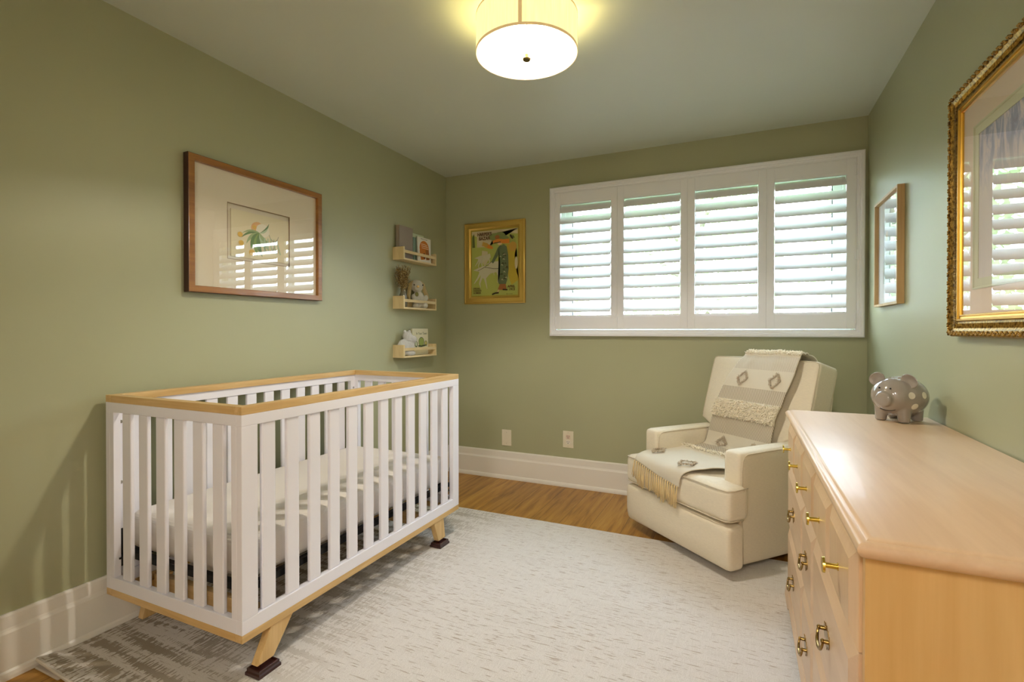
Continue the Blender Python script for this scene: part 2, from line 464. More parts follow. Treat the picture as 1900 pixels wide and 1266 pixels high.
# ------------------------------------------------------------------ ceiling lamp
LX, LY = 1.471, -1.756
lamp = thing('ceiling_lamp', 'round drum ceiling lamp with cream fabric shade, lit', 'ceiling lamp', (LX, LY, H))
ZB, ZT, R0 = 2.262, 2.405, .2
def shade_mat():
    t = NT('lit_linen_shade')
    tc = t.n('ShaderNodeTexCoord'); 
    v = t.n('ShaderNodeMapping', {'Vector': tc.outputs['Object'], 'Scale': (60, 60, 2)}).outputs[0]
    n = t.noise(v, 4, 2)
    c = t.ramp(n, [(.3, (.90, .78, .30)), (.7, (1.0, .88, .38))])
    e = t.n('ShaderNodeEmission', {'Color': c, 'Strength': 1.3}).outputs[0]
    d = t.n('ShaderNodeBsdfDiffuse', {'Color': (.08, .07, .05, 1)}).outputs[0]
    t.link(t.n('ShaderNodeAddShader', {0: e, 1: d}).outputs[0], t.out.inputs[0]); return t.m
bm = BM(); lathe(bm, [(R0, ZB), (R0, ZT), (R0-.002, ZT), (R0-.002, ZB), (R0, ZB)], (LX, LY, 0), 96)
part('lamp_shade', bm, shade_mat(), lamp, smooth='auto')
M_trimtape = plain('shade_tape', (214, 186, 130), .7, Emission_Color=(.9, .62, .3, 1), Emission_Strength=.35)
bm = BM()
lathe(bm, [(R0+.0006, ZB-.001), (R0+.0012, ZB-.001), (R0+.0012, ZB+.009), (R0+.0006, ZB+.009)], (LX, LY, 0), 96)
lathe(bm, [(R0+.0006, ZT-.006), (R0+.0012, ZT-.006), (R0+.0012, ZT+.001), (R0+.0006, ZT+.001)], (LX, LY, 0), 96)
ang = math.atan2(-3.609-LY, 2.252-LX)-.118
for da in (0,):
    pts = [(LX+(R0+.001)*math.cos(ang+s), LY+(R0+.001)*math.sin(ang+s)) for s in [(-.034+.017*i) for i in range(5)]]
    A = [bm.verts.new((x, y, ZB)) for x, y in pts]; B = [bm.verts.new((x, y, ZT)) for x, y in pts]
    for i in range(4): bm.faces.new((A[i], A[i+1], B[i+1], B[i]))
part('shade_trim', bm, M_trimtape, lamp)
def diff_mat():
    t = NT('lit_diffuser')
    e = t.n('ShaderNodeEmission', {'Color': (1, .93, .66, 1), 'Strength': .6}).outputs[0]
    tr = t.n('ShaderNodeBsdfTransparent', {'Color': (1, .96, .86, 1)}).outputs[0]
    d = t.n('ShaderNodeBsdfTranslucent', {'Color': (.10, .09, .06, 1)}).outputs[0]
    a = t.n('ShaderNodeMixShader', {0: .30, 1: d, 2: tr}).outputs[0]
    t.link(t.n('ShaderNodeAddShader', {0: a, 1: e}).outputs[0], t.out.inputs[0]); return t.m
bm = BM(); lathe(bm, [(.0, ZB+.0005), (R0-.006, ZB+.0005)], (LX, LY, 0), 64)
part('diffuser', bm, diff_mat(), lamp)
t = NT('glow_filter'); a_ = t.n('ShaderNodeBsdfTransparent', {'Color': (.055, .046, .017, 1)}).outputs[0]; b_ = t.n('ShaderNodeBsdfDiffuse', {'Color': (.05, .045, .03, 1)}).outputs[0]
t.link(t.n('ShaderNodeAddShader', {0: a_, 1: b_}).outputs[0], t.out.inputs[0])
bm = BM(); lathe(bm, [(.0, ZT-.004), (R0-.002, ZT-.004)], (LX, LY, 0), 64)
part('uplight_filter', bm, t.m, lamp)  # added unseen disc, dims and yellows the bulb light reaching the ceiling
bm = BM(); lathe(bm, [(0, ZB), (.008, ZB), (.008, ZB-.012), (.015, ZB-.013), (.0165, ZB-.018), (.014, ZB-.023), (0, ZB-.023)], (LX, LY, 0), 24)
part('finial', bm, plain('aged_brass', (120, 104, 60), .3, 1), lamp, smooth='auto')
bm = BM(); lathe(bm, [(0, H), (.065, H), (.065, H-.012), (.058, H-.02), (0, H-.02)], (LX, LY, 0), 40); cyl(bm, (LX, LY, H-.02), (LX, LY, ZB), .004, seg=10)
for k in range(3):
    a = k*2*PI/3+.4; cyl(bm, (LX, LY, H-.03), (LX+(R0-.003)*math.cos(a), LY+(R0-.003)*math.sin(a), ZT-.003), .002, seg=6)
part('mount', bm, plain('aged_brass_dark', (104, 92, 56), .35, 1), lamp, smooth='auto')
for sx, sy in ((-.055, .03), (.065, .03)):
    L = bpy.data.lights.new('bulb_light', 'POINT'); L.energy = 104; L.color = (1.0, .94, .90); L.shadow_soft_size = .02
    o = bpy.data.objects.new('bulb_light', L); COL.objects.link(o)
    dx, dy = .91*sx-.415*sy, .415*sx+.91*sy
    o.location = (dx, dy, 2.372-H); o.parent = lamp

# ------------------------------------------------------------------ crib
CX0, CX1, CY0, CY1, CZ0, CZ1 = .034, .790, -2.496, -1.131, .156, .922
M_cw = plain('white_crib_paint', (240, 239, 247), .35, spec=.5, bump=.03)
MWx = wood('honey_pine_x', (196, 158, 98), (226, 194, 138), 'x', .42); MWy = wood('honey_pine_y', (196, 158, 98), (226, 194, 138), 'y', .42)
MWz = wood('honey_pine_z', (196, 158, 98), (226, 194, 138), 'z', .42)
M_bolt = plain('steel_bolt', (190, 188, 184), .25, 1)
M_black = plain('black_metal', (16, 16, 18), .5)
crib = thing('crib', 'white slatted baby crib with honey wood top and bottom rails', 'crib', ((CX0+CX1)/2, (CY0+CY1)/2, .03))
TK = .025
def pb(nm, mat, *a, bev=.0015):
    bm = BM(); box(bm, *a, bev); return part(nm, bm, mat, crib)
CW = .034
for z0, z1, nm in ((.895, CZ1, 'wooden_top_rail'), (CZ0, .182, 'wooden_bottom_rail')):
    pb(nm, MWy, CX0, CX0+CW, CY0, CY1, z0, z1); pb(nm, MWy, CX1-CW, CX1, CY0, CY1, z0, z1)
    pb(nm, MWx, CX0+CW, CX1-CW, CY0, CY0+CW, z0, z1); pb(nm, MWx, CX0+CW, CX1-CW, CY1-CW, CY1, z0, z1)
for z0, z1, nm in ((.858, .895, 'upper_rail'), (.182, .228, 'lower_rail')):
    pb(nm, M_cw, CX0, CX0+TK, CY0, CY1, z0, z1); pb(nm, M_cw, CX1-TK, CX1, CY0, CY1, z0, z1)
    pb(nm, M_cw, CX0+TK, CX1-TK, CY0, CY0+TK, z0, z1); pb(nm, M_cw, CX0+TK, CX1-TK, CY1-TK, CY1, z0, z1)
posts = []
for x0, x1, s in ((CX0, CX0+TK, 1), (CX1-TK, CX1, -1)):
    for y0, y1 in ((CY0, CY0+.06), (CY1-.06, CY1)):
        o = pb('corner_post', M_cw, x0, x1, y0, y1, .228, .858); posts.append(o)
        xi = x1 if s > 0 else x0; yc = y0+.038 if y0 == CY0 else y1-.038
        for z in (.345, .58, .815):
            bm = BM(); cyl(bm, (xi, yc, z), (xi+s*.003, yc, z), .0065, .006, 14); cyl(bm, (xi+s*.003, yc, z), (xi+s*.0034, yc, z), .003, .003, 6)
            part('bolt', bm, M_bolt, o)
for y0, y1 in ((CY0, CY0+TK), (CY1-TK, CY1)):
    for x0, x1 in ((CX0+TK, CX0+.050), (CX1-.050, CX1-TK)):
        pb('end_stile', M_cw, x0, x1, y0, y1, .228, .858)
for x0 in (CX0+.005, CX1-.020):
    for k in range(12):
        y = -2.4145+.1022*k
        pb('slat', M_cw, x0, x0+.015, y, y+.054, .228, .858, bev=.004)
for y0 in (CY0+.005, CY1-.020):
    for k in range(6):
        x = (CX0+CX1)/2+(k-2.5)*.1022
        pb('slat', M_cw, x-.0265, x+.0265, y0, y0+.015, .228, .858, bev=.004)
# legs: splayed outward, on crossbars
LB = .047
for sy, yb, yt in ((-1, -2.405, -2.335), (1, -1.305, -1.315)):
    for sx in (-1, 1):
        yb_, yt_ = yb, yt
        xo = CX1-.004 if sx > 0 else CX0+.012
        xi = xo-sx*.030
        bm = BM()
        h = .046
        ybt = yb if sy < 0 else -1.300; ytt = yt if sy < 0 else -1.330
        if sx < 0: ybt -= sy*.045; ytt -= sy*.02
        ww = .033
        xs = sorted((xo, xi))
        lb = LB if sx > 0 else .0128
        hexa(bm, [(xs[0], ybt-ww, lb), (xs[1], ybt-ww, lb), (xs[1], ybt+ww, lb), (xs[0], ybt+ww, lb),
                  (xs[0], ytt-h, CZ0), (xs[1], ytt-h, CZ0), (xs[1], ytt+h, CZ0), (xs[0], ytt+h, CZ0)], .002)
        part('leg', bm, MWz, crib)
    yc = -2.335 if sy < 0 else -1.33
    pb('crossbar', MWx, CX0+.043, CX1-CW-.001, yc-.014, yc+.014, .112, .178)
# sprung mattress base
bm = BM()
for x in (CX0+.04, CX1-.045): box(bm, x-.012, x+.012, CY0+.05, CY1-.05, .292, .316)
for y in (CY0+.055, CY1-.055): box(bm, CX0+.04, CX1-.045, y-.012, y+.012, .292, .316)
for k in range(1, 12): cyl(bm, (CX0+.04, CY0+.05+k*.105, .308), (CX1-.04, CY0+.05+k*.105, .308), .003, seg=6)
for k in range(1, 7): cyl(bm, (CX0+.04+k*.1, CY0+.05, .312), (CX0+.04+k*.1, CY1-.05, .312), .003, seg=6)
for x, s in ((CX0+TK, 1), (CX1-TK, -1)):
    for y in (CY0+.035, CY1-.035):
        box(bm, min(x, x+s*.006), max(x, x+s*.006), y-.018, y+.018, .255, .40); box(bm, min(x, x+s*.03), max(x, x+s*.03), y-.018, y+.018, .292, .298)
mb = part('mattress_support', bm, M_black, crib)
for x in (CX1-TK-.008,):
    for y in (CY0+.035, CY1-.035):
        bm = BM(); cyl(bm, (x-.004, y-.019, .272), (x-.004, y-.0225, .272), .007, seg=14); part('bolt', bm, M_bolt, mb)
# mattress
t = NT('quilted_sheet'); v = t.coord((1, 1, 1))
q = t.n('ShaderNodeTexWave', {'Vector': v, 'Scale': 42, 'Distortion': .6, 'Detail': 1}, bands_direction='Z').outputs[1]
q2 = t.n('ShaderNodeTexWave', {'Vector': v, 'Scale': 42, 'Distortion': .6, 'Detail': 1}, bands_direction='Y').outputs[1]
M_sheet = t.bsdf(lin((238, 232, 226)), .9, 0, .2, t.math('MULTIPLY', q, q2), .4, .0012, 0, Sheen_Weight=.2)
bm = BM(); rbox(bm, (.4085, -1.8135, .392), (.672, 1.252, .15), .035, 22, (.004, .004, .010))
solo('crib_mattress', bm, M_sheet, 'white fitted crib mattress lying inside the slatted crib', 'mattress', (.4085, -1.8135, .317), smooth=True)
# caster cups
M_cup = plain('dark_walnut_plastic', (58, 28, 24), .3, spec=.6)
cupl = {(1, -1): 'dark brown caster cup under the nearest crib leg', (1, 1): 'dark brown caster cup under the crib leg nearest the window wall'}
for (sx, sy), lab in cupl.items():
    xc = (CX1-.019) if sx > 0 else (CX0+.019+.012); yc = -2.402 if sy < 0 else -1.300
    wx = .034 if sx > 0 else .030
    bm = BM()
    def F(u, v, h, xc=xc, yc=yc): return (xc+u, yc+v, h)
    wy = .044
    ringframe(bm, -wx, wx, -wy, wy, [(0, .0125), (0, .022), (.004, .026), (.004, .034), (.006, .036), (.010, .036), (.011, .030), (.012, .0125)], F)
    box(bm, xc-wx+.011, xc+wx-.011, yc-wy+.011, yc+wy-.011, .0125, .0465 if False else .030)
    box(bm, xc-.012, xc+.012, yc-.02, yc+.02, .030, .0468)
    solo('caster_cup', bm, M_cup, lab, 'caster cup', (xc, yc, .0125), group='caster cups under the crib legs')

# ------------------------------------------------------------------ rug
def rug_mat():
    t = NT('woven_rug')
    v = t.coord((1, 1, 1))
    lines = t.noise(t.coord((16, 150, 1)), 1.0, 3, .55)            # dashes running along x
    bars = t.noise(t.coord((120, 17, 1)), 1.0, 2, .45)              # cross bars
    bands = t.noise(t.coord((2.5, 26, 1)), 1.0, 2, .5)
    big = t.noise(t.coord((1, 1, 1)), 1.4, 2)
    sep = t.n('ShaderNodeSeparateXYZ', {0: v})
    near = t.n('ShaderNodeMapRange', {0: sep.outputs[0], 1: 1.0, 2: .35, 3: 0.0, 4: 1.0}).outputs[0]
    bm_ = t.ramp(t.math('ADD', bars, t.math('MULTIPLY', t.math('SUBTRACT', bands, .5), 1.15)), [(.50, 0.0), (.54, 1.0)])
    barmask = t.math('MULTIPLY', bm_, t.math('MULTIPLY_ADD', near, .85, .06))
    dl = t.ramp(t.math('ADD', lines, t.math('MULTIPLY', t.math('SUBTRACT', big, .5), .18)), [(.60, 0.0), (.66, 1.0)])
    dash = t.math('MULTIPLY', dl, t.math('MULTIPLY_ADD', near, -.1, .62))
    fine = t.noise(t.coord((260, 420, 1)), 1.0, 2)
    base = t.ramp(fine, [(.3, lin((205, 200, 195))), (.7, lin((229, 225, 221)))])
    base = t.mix(t.math('MULTIPLY', near, .25), base, lin((200, 190, 170)))
    c = t.mix(dash, base, lin((160, 138, 116)))
    c = t.mix(barmask, c, lin((144, 132, 112)))
    h = t.math('SUBTRACT', t.math('MULTIPLY', fine, .5), t.math('MAXIMUM', barmask, dash))
    return t.bsdf(c, .95, 0, .15, h, .7, .003, 0, Sheen_Weight=.1)
RX0, RX1, RY0, RY1 = .030, 2.72, -2.708, -.748
bm = BM(); nx, ny = 66, 50; top = []; bot = []
for i in range(nx+1):
    for j in range(ny+1):
        x = RX0+(RX1-RX0)*i/nx; y = RY0+(RY1-RY0)*j/ny
        lift = .022*max(0, 1-(x-RX0)/.22)*max(0, 1-(y-RY0)/.10)
        top.append(bm.verts.new((x, y, .012+lift))); bot.append(bm.verts.new((x, y, .001+lift*.9)))
ix = lambda i, j: i*(ny+1)+j
for i in range(nx):
    for j in range(ny):
        bm.faces.new((top[ix(i, j)], top[ix(i+1, j)], top[ix(i+1, j+1)], top[ix(i, j+1)]))
        bm.faces.new((bot[ix(i, j)], bot[ix(i, j+1)], bot[ix(i+1, j+1)], bot[ix(i+1, j)]))
for i in range(nx):
    for j in (0, ny):
        a, b = ix(i, j), ix(i+1, j); bm.faces.new((top[a], bot[a], bot[b], top[b]))
for j in range(ny):
    for i in (0, nx):
        a, b = ix(i, j), ix(i, j+1); bm.faces.new((top[a], bot[a], bot[b], top[b]))
rug = solo('rug', bm, rug_mat(), 'large pale beige and grey distressed woven rug on the oak floor', 'rug')
bm = BM()
e = []
for i in range(31):
    x = RX0+.004+(RX1-RX0-.008)*i/30; lift = .022*max(0, 1-(x-RX0)/.22); e.append((x, RY0+.001, .0075+lift))
tube(bm, e, .0048, 8)
part('binding', bm, plain('rug_binding', (214, 204, 190), .9), rug)
bm = BM(); box(bm, RX0+.002, RX0+.15, RY0-.006, RY0+.06, .0003, .0075, .003)
part('folded_edge', bm, plain('rug_binding', (214, 204, 190), .9), rug)
# ------------------------------------------------------------------ wall plates
M_plate = plain('ivory_plastic', (228, 220, 198), .35)
p = thing('wall_plate', 'blank ivory wall plate, left of the power outlet', 'wall plate', (.561, 0, .322))
bm = BM(); box(bm, .521, .602, -.006, -.0002, .259, .385, .002); part('plate', bm, M_plate, p)
for z in (.279, .365):
    bm = BM(); cyl(bm, (.561, -.006, z), (.561, -.0072, z), .0035, seg=12); part('screw', bm, plain('ivory_screw', (205, 196, 172), .4), p)
p = thing('power_outlet', 'ivory duplex power outlet low on the wall, nearer the armchair', 'outlet', (1.07, 0, .354))
bm = BM(); box(bm, 1.029, 1.111, -.006, -.0002, .291, .416, .002); part('plate', bm, M_plate, p)
for zc, c in ((.3735, (222, 200, 182)), (.333, (232, 226, 212))):
    bm = BM(); box(bm, 1.053, 1.087, -.0085, -.006, zc-.015, zc+.015, .001)
    f = part('socket_face', bm, plain('socket_%d' % c[1], c, .35), p)
    bm = BM(); box(bm, 1.062, 1.0642, -.0090, -.0084, zc-.001, zc+.008); box(bm, 1.0758, 1.078, -.0090, -.0084, zc-.001, zc+.008)
    cyl(bm, (1.07, -.0090, zc-.008), (1.07, -.0084, zc-.008), .003, seg=10); part('slot', bm, M_black, f)
for z in (.302, .405):
    bm = BM(); cyl(bm, (1.07, -.006, z), (1.07, -.0072, z), .003, seg=12); part('screw', bm, plain('ivory_screw', (205, 196, 172), .4), p)

# ------------------------------------------------------------------ pictures
def pane(bm, F, u0, u1, v0, v1, h): bm.faces.new([bm.verts.new(F(u, v, h)) for u, v in ((u0, v0), (u1, v0), (u1, v1), (u0, v1))])
# left wall botanical picture.  u = y, v = z, h = x
FL = lambda u, v, h: (h, u, v)
pic = thing('framed_picture', 'wide brown wood framed botanical watercolour with large cream mat', 'picture', (.0, -1.787, 1.342))
y0, y1, z0, z1 = -2.174, -1.399, 1.341, 1.956
M_walnut_h = wood('brown_frame_wood', (124, 78, 26), (166, 112, 44), 'y', .32, coat=.3)
bm = BM(); ringframe(bm, y0, y1, z0, z1, [(0, .002), (0, .034), (.002, .036), (.027, .036), (.029, .034), (.029, .014), (.02, .012), (.02, .002)], FL)
lf = part('frame', bm, M_walnut_h, pic)
bm = BM(); ringframe(bm, y0-.0012, y1+.0012, z0-.0012, z1+.0012, [(0, .002), (0, .0335), (.0016, .0345), (.0016, .002)], FL)
part('frame_edge', bm, wood('dark_edge_wood', (44, 20, 12), (78, 36, 18), 'z', .35), lf, label='dark stained outer edge of the frame')
bm = BM(); pane(bm, FL, y0+.018, y1-.018, z0+.018, z1-.018, .006); part('backing', bm, plain('foam_board', (222, 212, 192), .8), pic)
bm = BM(); ringframe(bm, y0+.021, y1-.021, z0+.021, z1-.021, [(0, .0125), (0, .0155), (.178, .0155), (.180, .0125)], FL)
# mat with an off-centre opening
bm.free(); bm = BM()
oy0, oy1, oz0, oz1 = -1.976, -1.612, 1.513, 1.782
for a, b, c, d in ((y0+.021, oy0, z0+.021, z1-.021), (oy1, y1-.021, z0+.021, z1-.021), (oy0, oy1, z0+.021, oz0), (oy0, oy1, oz1, z1-.021)):
    box(bm, .0115, .0155, a, b, c, d)
part('mat_board', bm, plain('cream_mat', (226, 216, 194), .85), pic)
bm = BM(); ringframe(bm, oy0-.0012, oy1+.0012, oz0-.0012, oz1+.0012, [(0, .0156), (.0028, .0157), (.0028, .0100), (0, .0100)], FL)
part('mat_bevel', bm, plain('mat_line', (150, 122, 92), .8), pic)
bm = BM(); box(bm, .0065, .0105, oy0+.022, oy1-.002, oz0+.016, oz1-.024); paper = part('print', bm, plain('aged_paper', (226, 216, 184), .85), pic)
FP = lambda u, v, h: (.0106+h, -1.796+u, 1.645+v)
sh = []
rnd = random.Random(3)
def leaf(x, y, L, a, w, c):
    pts = [(x+math.cos(a+.5*s)*L*s, y+math.sin(a+.5*s)*L*s) for s in [i/7 for i in range(8)]]
    sh.append((c, stroke(pts, lambda s: w*math.sin(PI*min(1, s*.95+.04)))))
sh.append(('blush', oval(-.015, .045, .035, .028, .4))); sh.append(('pale', oval(.02, .035, .04, .034)))
for a, L, w, c in ((3.0, .11, .006, 'green'), (3.35, .10, .009, 'sage'), (3.7, .10, .013, 'green'), (4.1, .12, .014, 'leafy'), (4.35, .12, .012, 'green'), (4.8, .09, .010, 'mint'), (5.1, .07, .010, 'sage'), (2.8, .10, .005, 'sage'), (.3, .08, .006, 'green'), (.1, .06, .005, 'mint')):
    leaf(.0, .02, L, a, w, c)
for x, y, r in ((-.11, -.005, .014), (-.105, -.045, .014), (-.045, -.085, .017), (-.03, .045, .012)): sh.append(('yellow', oval(x, y, r, r*.9)))
for k in range(5): sh.append(('mint', stroke([(.03+k*.018, .0), (.025+k*.022, -.04), (.03+k*.024, -.075)], .0035)))
for x, y in ((.055, -.035), (.085, .03)): sh.append(('grey', stroke(oval(x, y, .03, .04, 0, 9, (3.4, 6.0)), .0012)))
art('flower_painting', paper, FP, sh, {'green': (110, 140, 92), 'leafy': (140, 164, 96), 'sage': (160, 178, 130), 'mint': (184, 202, 172), 'yellow': (222, 184, 92), 'blush': (226, 178, 130), 'pale': (232, 226, 206), 'grey': (130, 132, 116)})
bm = BM(); pane(bm, FL, y0+.022, y1-.022, z0+.022, z1-.022, .0185); part('glazing', bm, M_glass, pic)

# small picture, right wall.  h measured from the wall
FR = lambda u, v, h: (W-h, u, v)
pic = thing('framed_picture', 'small pale oak framed picture beside the shutters, reflecting the window', 'picture', (W, -.53, 1.293))
y0, y1, z0, z1 = -.757, -.312, 1.293, 1.842
bm = BM(); ringframe(bm, y0, y1, z0, z1, [(0, .001), (0, .030), (.012, .030), (.013, .020), (.013, .001)], FR)
part('frame', bm, wood('pale_oak', (176, 142, 92), (206, 176, 124), 'z', .5), pic)
bm = BM(); box(bm, W-.012, W-.004, y0+.0135, y1-.0135, z0+.0135, z1-.0135); bk = part('mat_board', bm, plain('white_mat', (224, 224, 222), .85), pic)
shp = [('fog', [(-.11, -.16), (.11, -.16), (.11, .16), (-.11, .16)]), ('hill', [(-.11, -.16), (.11, -.16), (.11, -.05), (.03, .01), (-.04, -.03), (-.11, .0)]), ('sun', oval(.04, .08, .025, .025))]
art('print', bk, lambda u, v, h: (W-.0122-h, -.5345+u, 1.5675+v), shp, {'fog': (206, 212, 214), 'hill': (176, 186, 178), 'sun': (226, 214, 190)})
bm = BM(); pane(bm, FR, y0+.0125, y1-.0125, z0+.0125, z1-.0125, .018); part('glazing', bm, M_glass, pic)

# big gilt picture, right wall
pic = thing('framed_picture', 'large ornate gilt framed landscape print above the dresser', 'picture', (W, -1.9, 1.15))
y0, y1, z0, z1 = -2.50, -1.392, 1.148, 1.962
t = NT('antique_gilt'); n = t.noise(t.coord(), 90, 4, .7)
M_gilt = t.bsdf(t.ramp(n, [(.38, lin((92, 66, 26))), (.6, lin((188, 150, 74)))]), .38, .85, .5, n, .5, .002)
M_gold = plain('bright_gold_leaf', (206, 160, 62), .28, .9)
bm = BM(); ringframe(bm, y0, y1, z0, z1, [(0, .001), (0, .020), (.006, .028), (.016, .030), (.022, .026), (.030, .021), (.046, .017), (.050, .017), (.050, .001)], FR)
fr = part('frame', bm, M_gilt, pic, smooth='auto')
bm = BM()   # ribbed cove between border and fillet
per = [((y0, z0), (y1, z0)), ((y1, z0), (y1, z1)), ((y1, z1), (y0, z1)), ((y0, z1), (y0, z0))]
def along(d, sp):
    out = []
    C4 = [(y0+d, z0+d), (y1-d, z0+d), (y1-d, z1-d), (y0+d, z1-d)]
    for k in range(4):
        a, b = C4[k], C4[(k+1) % 4]; L = math.hypot(b[0]-a[0], b[1]-a[1]); n = max(2, round(L/sp))
        for i in range(n): s = (i+.5)/n; out.append((a[0]+(b[0]-a[0])*s, a[1]+(b[1]-a[1])*s, k, i))
    return out
for u, v, k, i in along(.032, .0052):
    du, dv = (.0, .011) if k % 2 == 0 else (.011, 0)
    A = FR(u-du, v-dv, .0235 if (k in (0,) ) else .0235); B = FR(u+du, v+dv, .0235)
    cyl(bm, FR(u-du, v-dv, .0215), FR(u+du, v+dv, .0215), .0017, seg=5)
part('ribbed_cove', bm, M_gilt, fr)
bm = BM()   # carved leaf and bead border
for u, v, k, i in along(.011, .0145):
    hz = k % 2 == 0; s = 1 if i % 2 else -1
    for q in (-1, 1):
        rot = (0, 0, 0)
        du = .0035*q; dv = .004*s*q
        c = FR(u+(du if hz else dv), v+(dv if hz else du), .031)
        ell(bm, c, (.0045, .0052 if hz else .0036, .0036 if hz else .0052), (.7*s*q, 0, 0), 8, 5)
    c = FR(u+(.0072 if hz else 0), v+(0 if hz else .0072), .032); ell(bm, c, (.003, .003, .003), None, 6, 4)
part('carved_border', bm, M_gilt, fr, smooth=True)
bm = BM(); ringframe(bm, y0+.050, y1-.050, z0+.050, z1-.050, [(0, .001), (0, .019), (.003, .022), (.008, .022), (.010, .017), (.015, .016), (.018, .019), (.022, .019), (.024, .012), (.024, .001)], FR)
part('gilt_liner', bm, M_gold, pic, smooth='auto')
a0, a1, b0, b1 = y0+.072, y1-.072, z0+.072, z1-.072
bm = BM(); ringframe(bm, a0, a1, b0, b1, [(0, .006), (0, .010), (.078, .010), (.080, .006)], FR)
part('mat_board', bm, plain('blush_mat', (226, 206, 186), .85), pic)
bm = BM(); ringframe(bm, a0+.078, a1-.078, b0+.078, b1-.078, [(0, .0065), (0, .0122), (.005, .0122), (.006, .009), (.032, .009), (.032, .0065)], FR)
part('inner_mat', bm, plain('celadon_mat', (206, 206, 176), .8), pic)
bm = BM(); pane(bm, FR, a0+.105, a1-.105, b0+.105, b1-.105, .007)
t = NT('painted_landscape'); v = t.coord((1, 1, 1))
sep = t.n('ShaderNodeSeparateXYZ', {0: v})
w = t.noise(t.coord((1, 26, 7), (.5, 0, 0)), 1.0, 5, .65, 1.2)
c = t.ramp(w, [(.34, lin((92, 104, 140))), (.46, lin((140, 148, 176))), (.56, lin((196, 188, 196))), (.68, lin((222, 206, 196)))])
hz = t.n('ShaderNodeMapRange', {0: sep.outputs[2], 1: .42, 2: .56, 3: 0.0, 4: 1.0}).outputs[0]
hz2 = t.math('MULTIPLY', t.math('ADD', hz, t.math('MULTIPLY', t.math('SUBTRACT', w, .5), 1.5)), 1.0)
c = t.mix(t.n('ShaderNodeClamp', {0: hz2}).outputs[0], lin((214, 204, 198)), c)
part('print', bm, t.bsdf(c, .8), pic)
bm = BM(); pane(bm, FR, a0-.001, a1+.001, b0-.001, b1+.001, .0145); part('glazing', bm, M_pane_side, pic)

# poster on the back wall: u = x, v = z, h = distance from wall
FB = lambda u, v, h: (u, -h, v)
pic = thing('framed_poster', 'gold framed vintage magazine cover poster on the window wall', 'poster', (.456, 0, 1.383))
x0, x1, z0, z1 = .188, .724, 1.382, 2.034
bm = BM(); ringframe(bm, x0, x1, z0, z1, [(0, .001), (0, .018), (.004, .022), (.010, .023), (.013, .019), (.018, .018), (.038, .024), (.044, .024), (.048, .017), (.054, .014), (.056, .010), (.056, .001)], FB)
part('frame', bm, plain('poster_frame_gold', (218, 184, 98), .3, .65), pic, smooth='auto')
bm = BM(); box(bm, x0+.05, x1-.05, -.008, -.002, z0+.05, z1-.05); sheet = part('print', bm, plain('poster_green', (178, 184, 96), .7), pic)
FQ = lambda u, v, h: (x0+.056+u*.424, -.0082-h, z0+.056+v*.54)       # unit square sheet
S = []
S.append(('gold', [(.0, .0), (1, .0), (1, 1), (0, 1)])); S.append(('grass', [(.02, .02), (.98, .02), (.98, .98), (.02, .98)]))
S.append(('cream', [(.02, .98), (.98, .98), (.98, .90), (.55, .93), (.45, .80), (.38, .74), (.13, .74), (.13, .9), (.02, .93)]))
S.append(('moss', [(.03, .74), (.09, .74), (.07, .95), (.03, .9)]))
S.append(('mustard', stroke([(.86, .74), (.82, .6), (.84, .42), (.9, .26), (.93, .2)], lambda s: .10-.02*s)))
S.append(('ochre', oval(.88, .72, .08, .07))); S.append(('cream', oval(.95, .48, .03, .09)))
S.append(('orange', oval(.36, .75, .12, .03, -.3))); S.append(('cream', stroke([(.3, .68), (.28, .55), (.34, .5)], .06)))
S.append(('ochre', stroke([(.25, .79), (.36, .76)], .03)))
def dog(ox, oy, s):
    P = lambda pts: [(ox+x*s, oy+y*s) for x, y in pts]
    S.append(('hound', P([(0, .1), (.1, .13), (.22, .16), (.4, .16), (.55, .2), (.58, .1), (.5, .06), (.36, .04), (.26, -.04), (.2, -.02), (.12, .08)])))
    for pts in ([(.24, .02), (.27, -.08), (.3, -.18)], [(.16, .06), (.1, -.02), (.02, -.1)], [(.5, .1), (.54, 0), (.52, -.1)], [(.2, .04), (.14, -.1), (.16, -.16)]):
        S.append(('hound', stroke(P(pts), lambda q: .022*s*(1.2-q))))
dog(.05, .30, 1.0); dog(.32, .42, .6); dog(.08, .52, .6)
S.append(('line', stroke([(.15, .39), (.3, .44), (.42, .5), (.58, .6)], .003))); S.append(('line', stroke([(.3, .44), (.5, .41), (.66, .41)], .003)))
S.append(('teal', stroke([(.46, .5), (.54, .6), (.6, .68), (.66, .71)], lambda s: .022+.03*s)))
S.append(('teal', [(.6, .72), (.7, .76), (.76, .72), (.79, .6), (.80, .4), (.77, .24), (.74, .17), (.60, .18), (.58, .22), (.62, .3), (.62, .5), (.6, .62)]))
for k in range(26):
    u = rnd.uniform(.63, .77); v = rnd.uniform(.24, .66)
    S.append(('line' if k % 3 else 'cream', stroke([(u-.02, v-.014), (u, v), (u+.016, v-.02)], .0045)))
S.append(('rust', [(.62, .18), (.74, .18), (.76, .11), (.70, .09), (.58, .1)]))
S.append(('skin', stroke([(.6, .1), (.57, .05)], .012))); S.append(('line', stroke([(.46, .03), (.53, .05), (.6, .055)], .010))); S.append(('line', stroke([(.68, .10), (.78, .095)], .009)))
S.append(('skin', oval(.62, .79, .05, .045))); S.append(('olive', oval(.60, .86, .21, .065, -.12))); S.append(('olive', oval(.62, .88, .12, .06)))
S.append(('orange', stroke([(.48, .80), (.58, .82), (.70, .80), (.82, .80)], lambda s: .022+.012*s))); S.append(('rust', oval(.57, .87, .05, .03)))
S.append(('line', stroke([(.5, .785), (.58, .79), (.64, .795)], .006)))
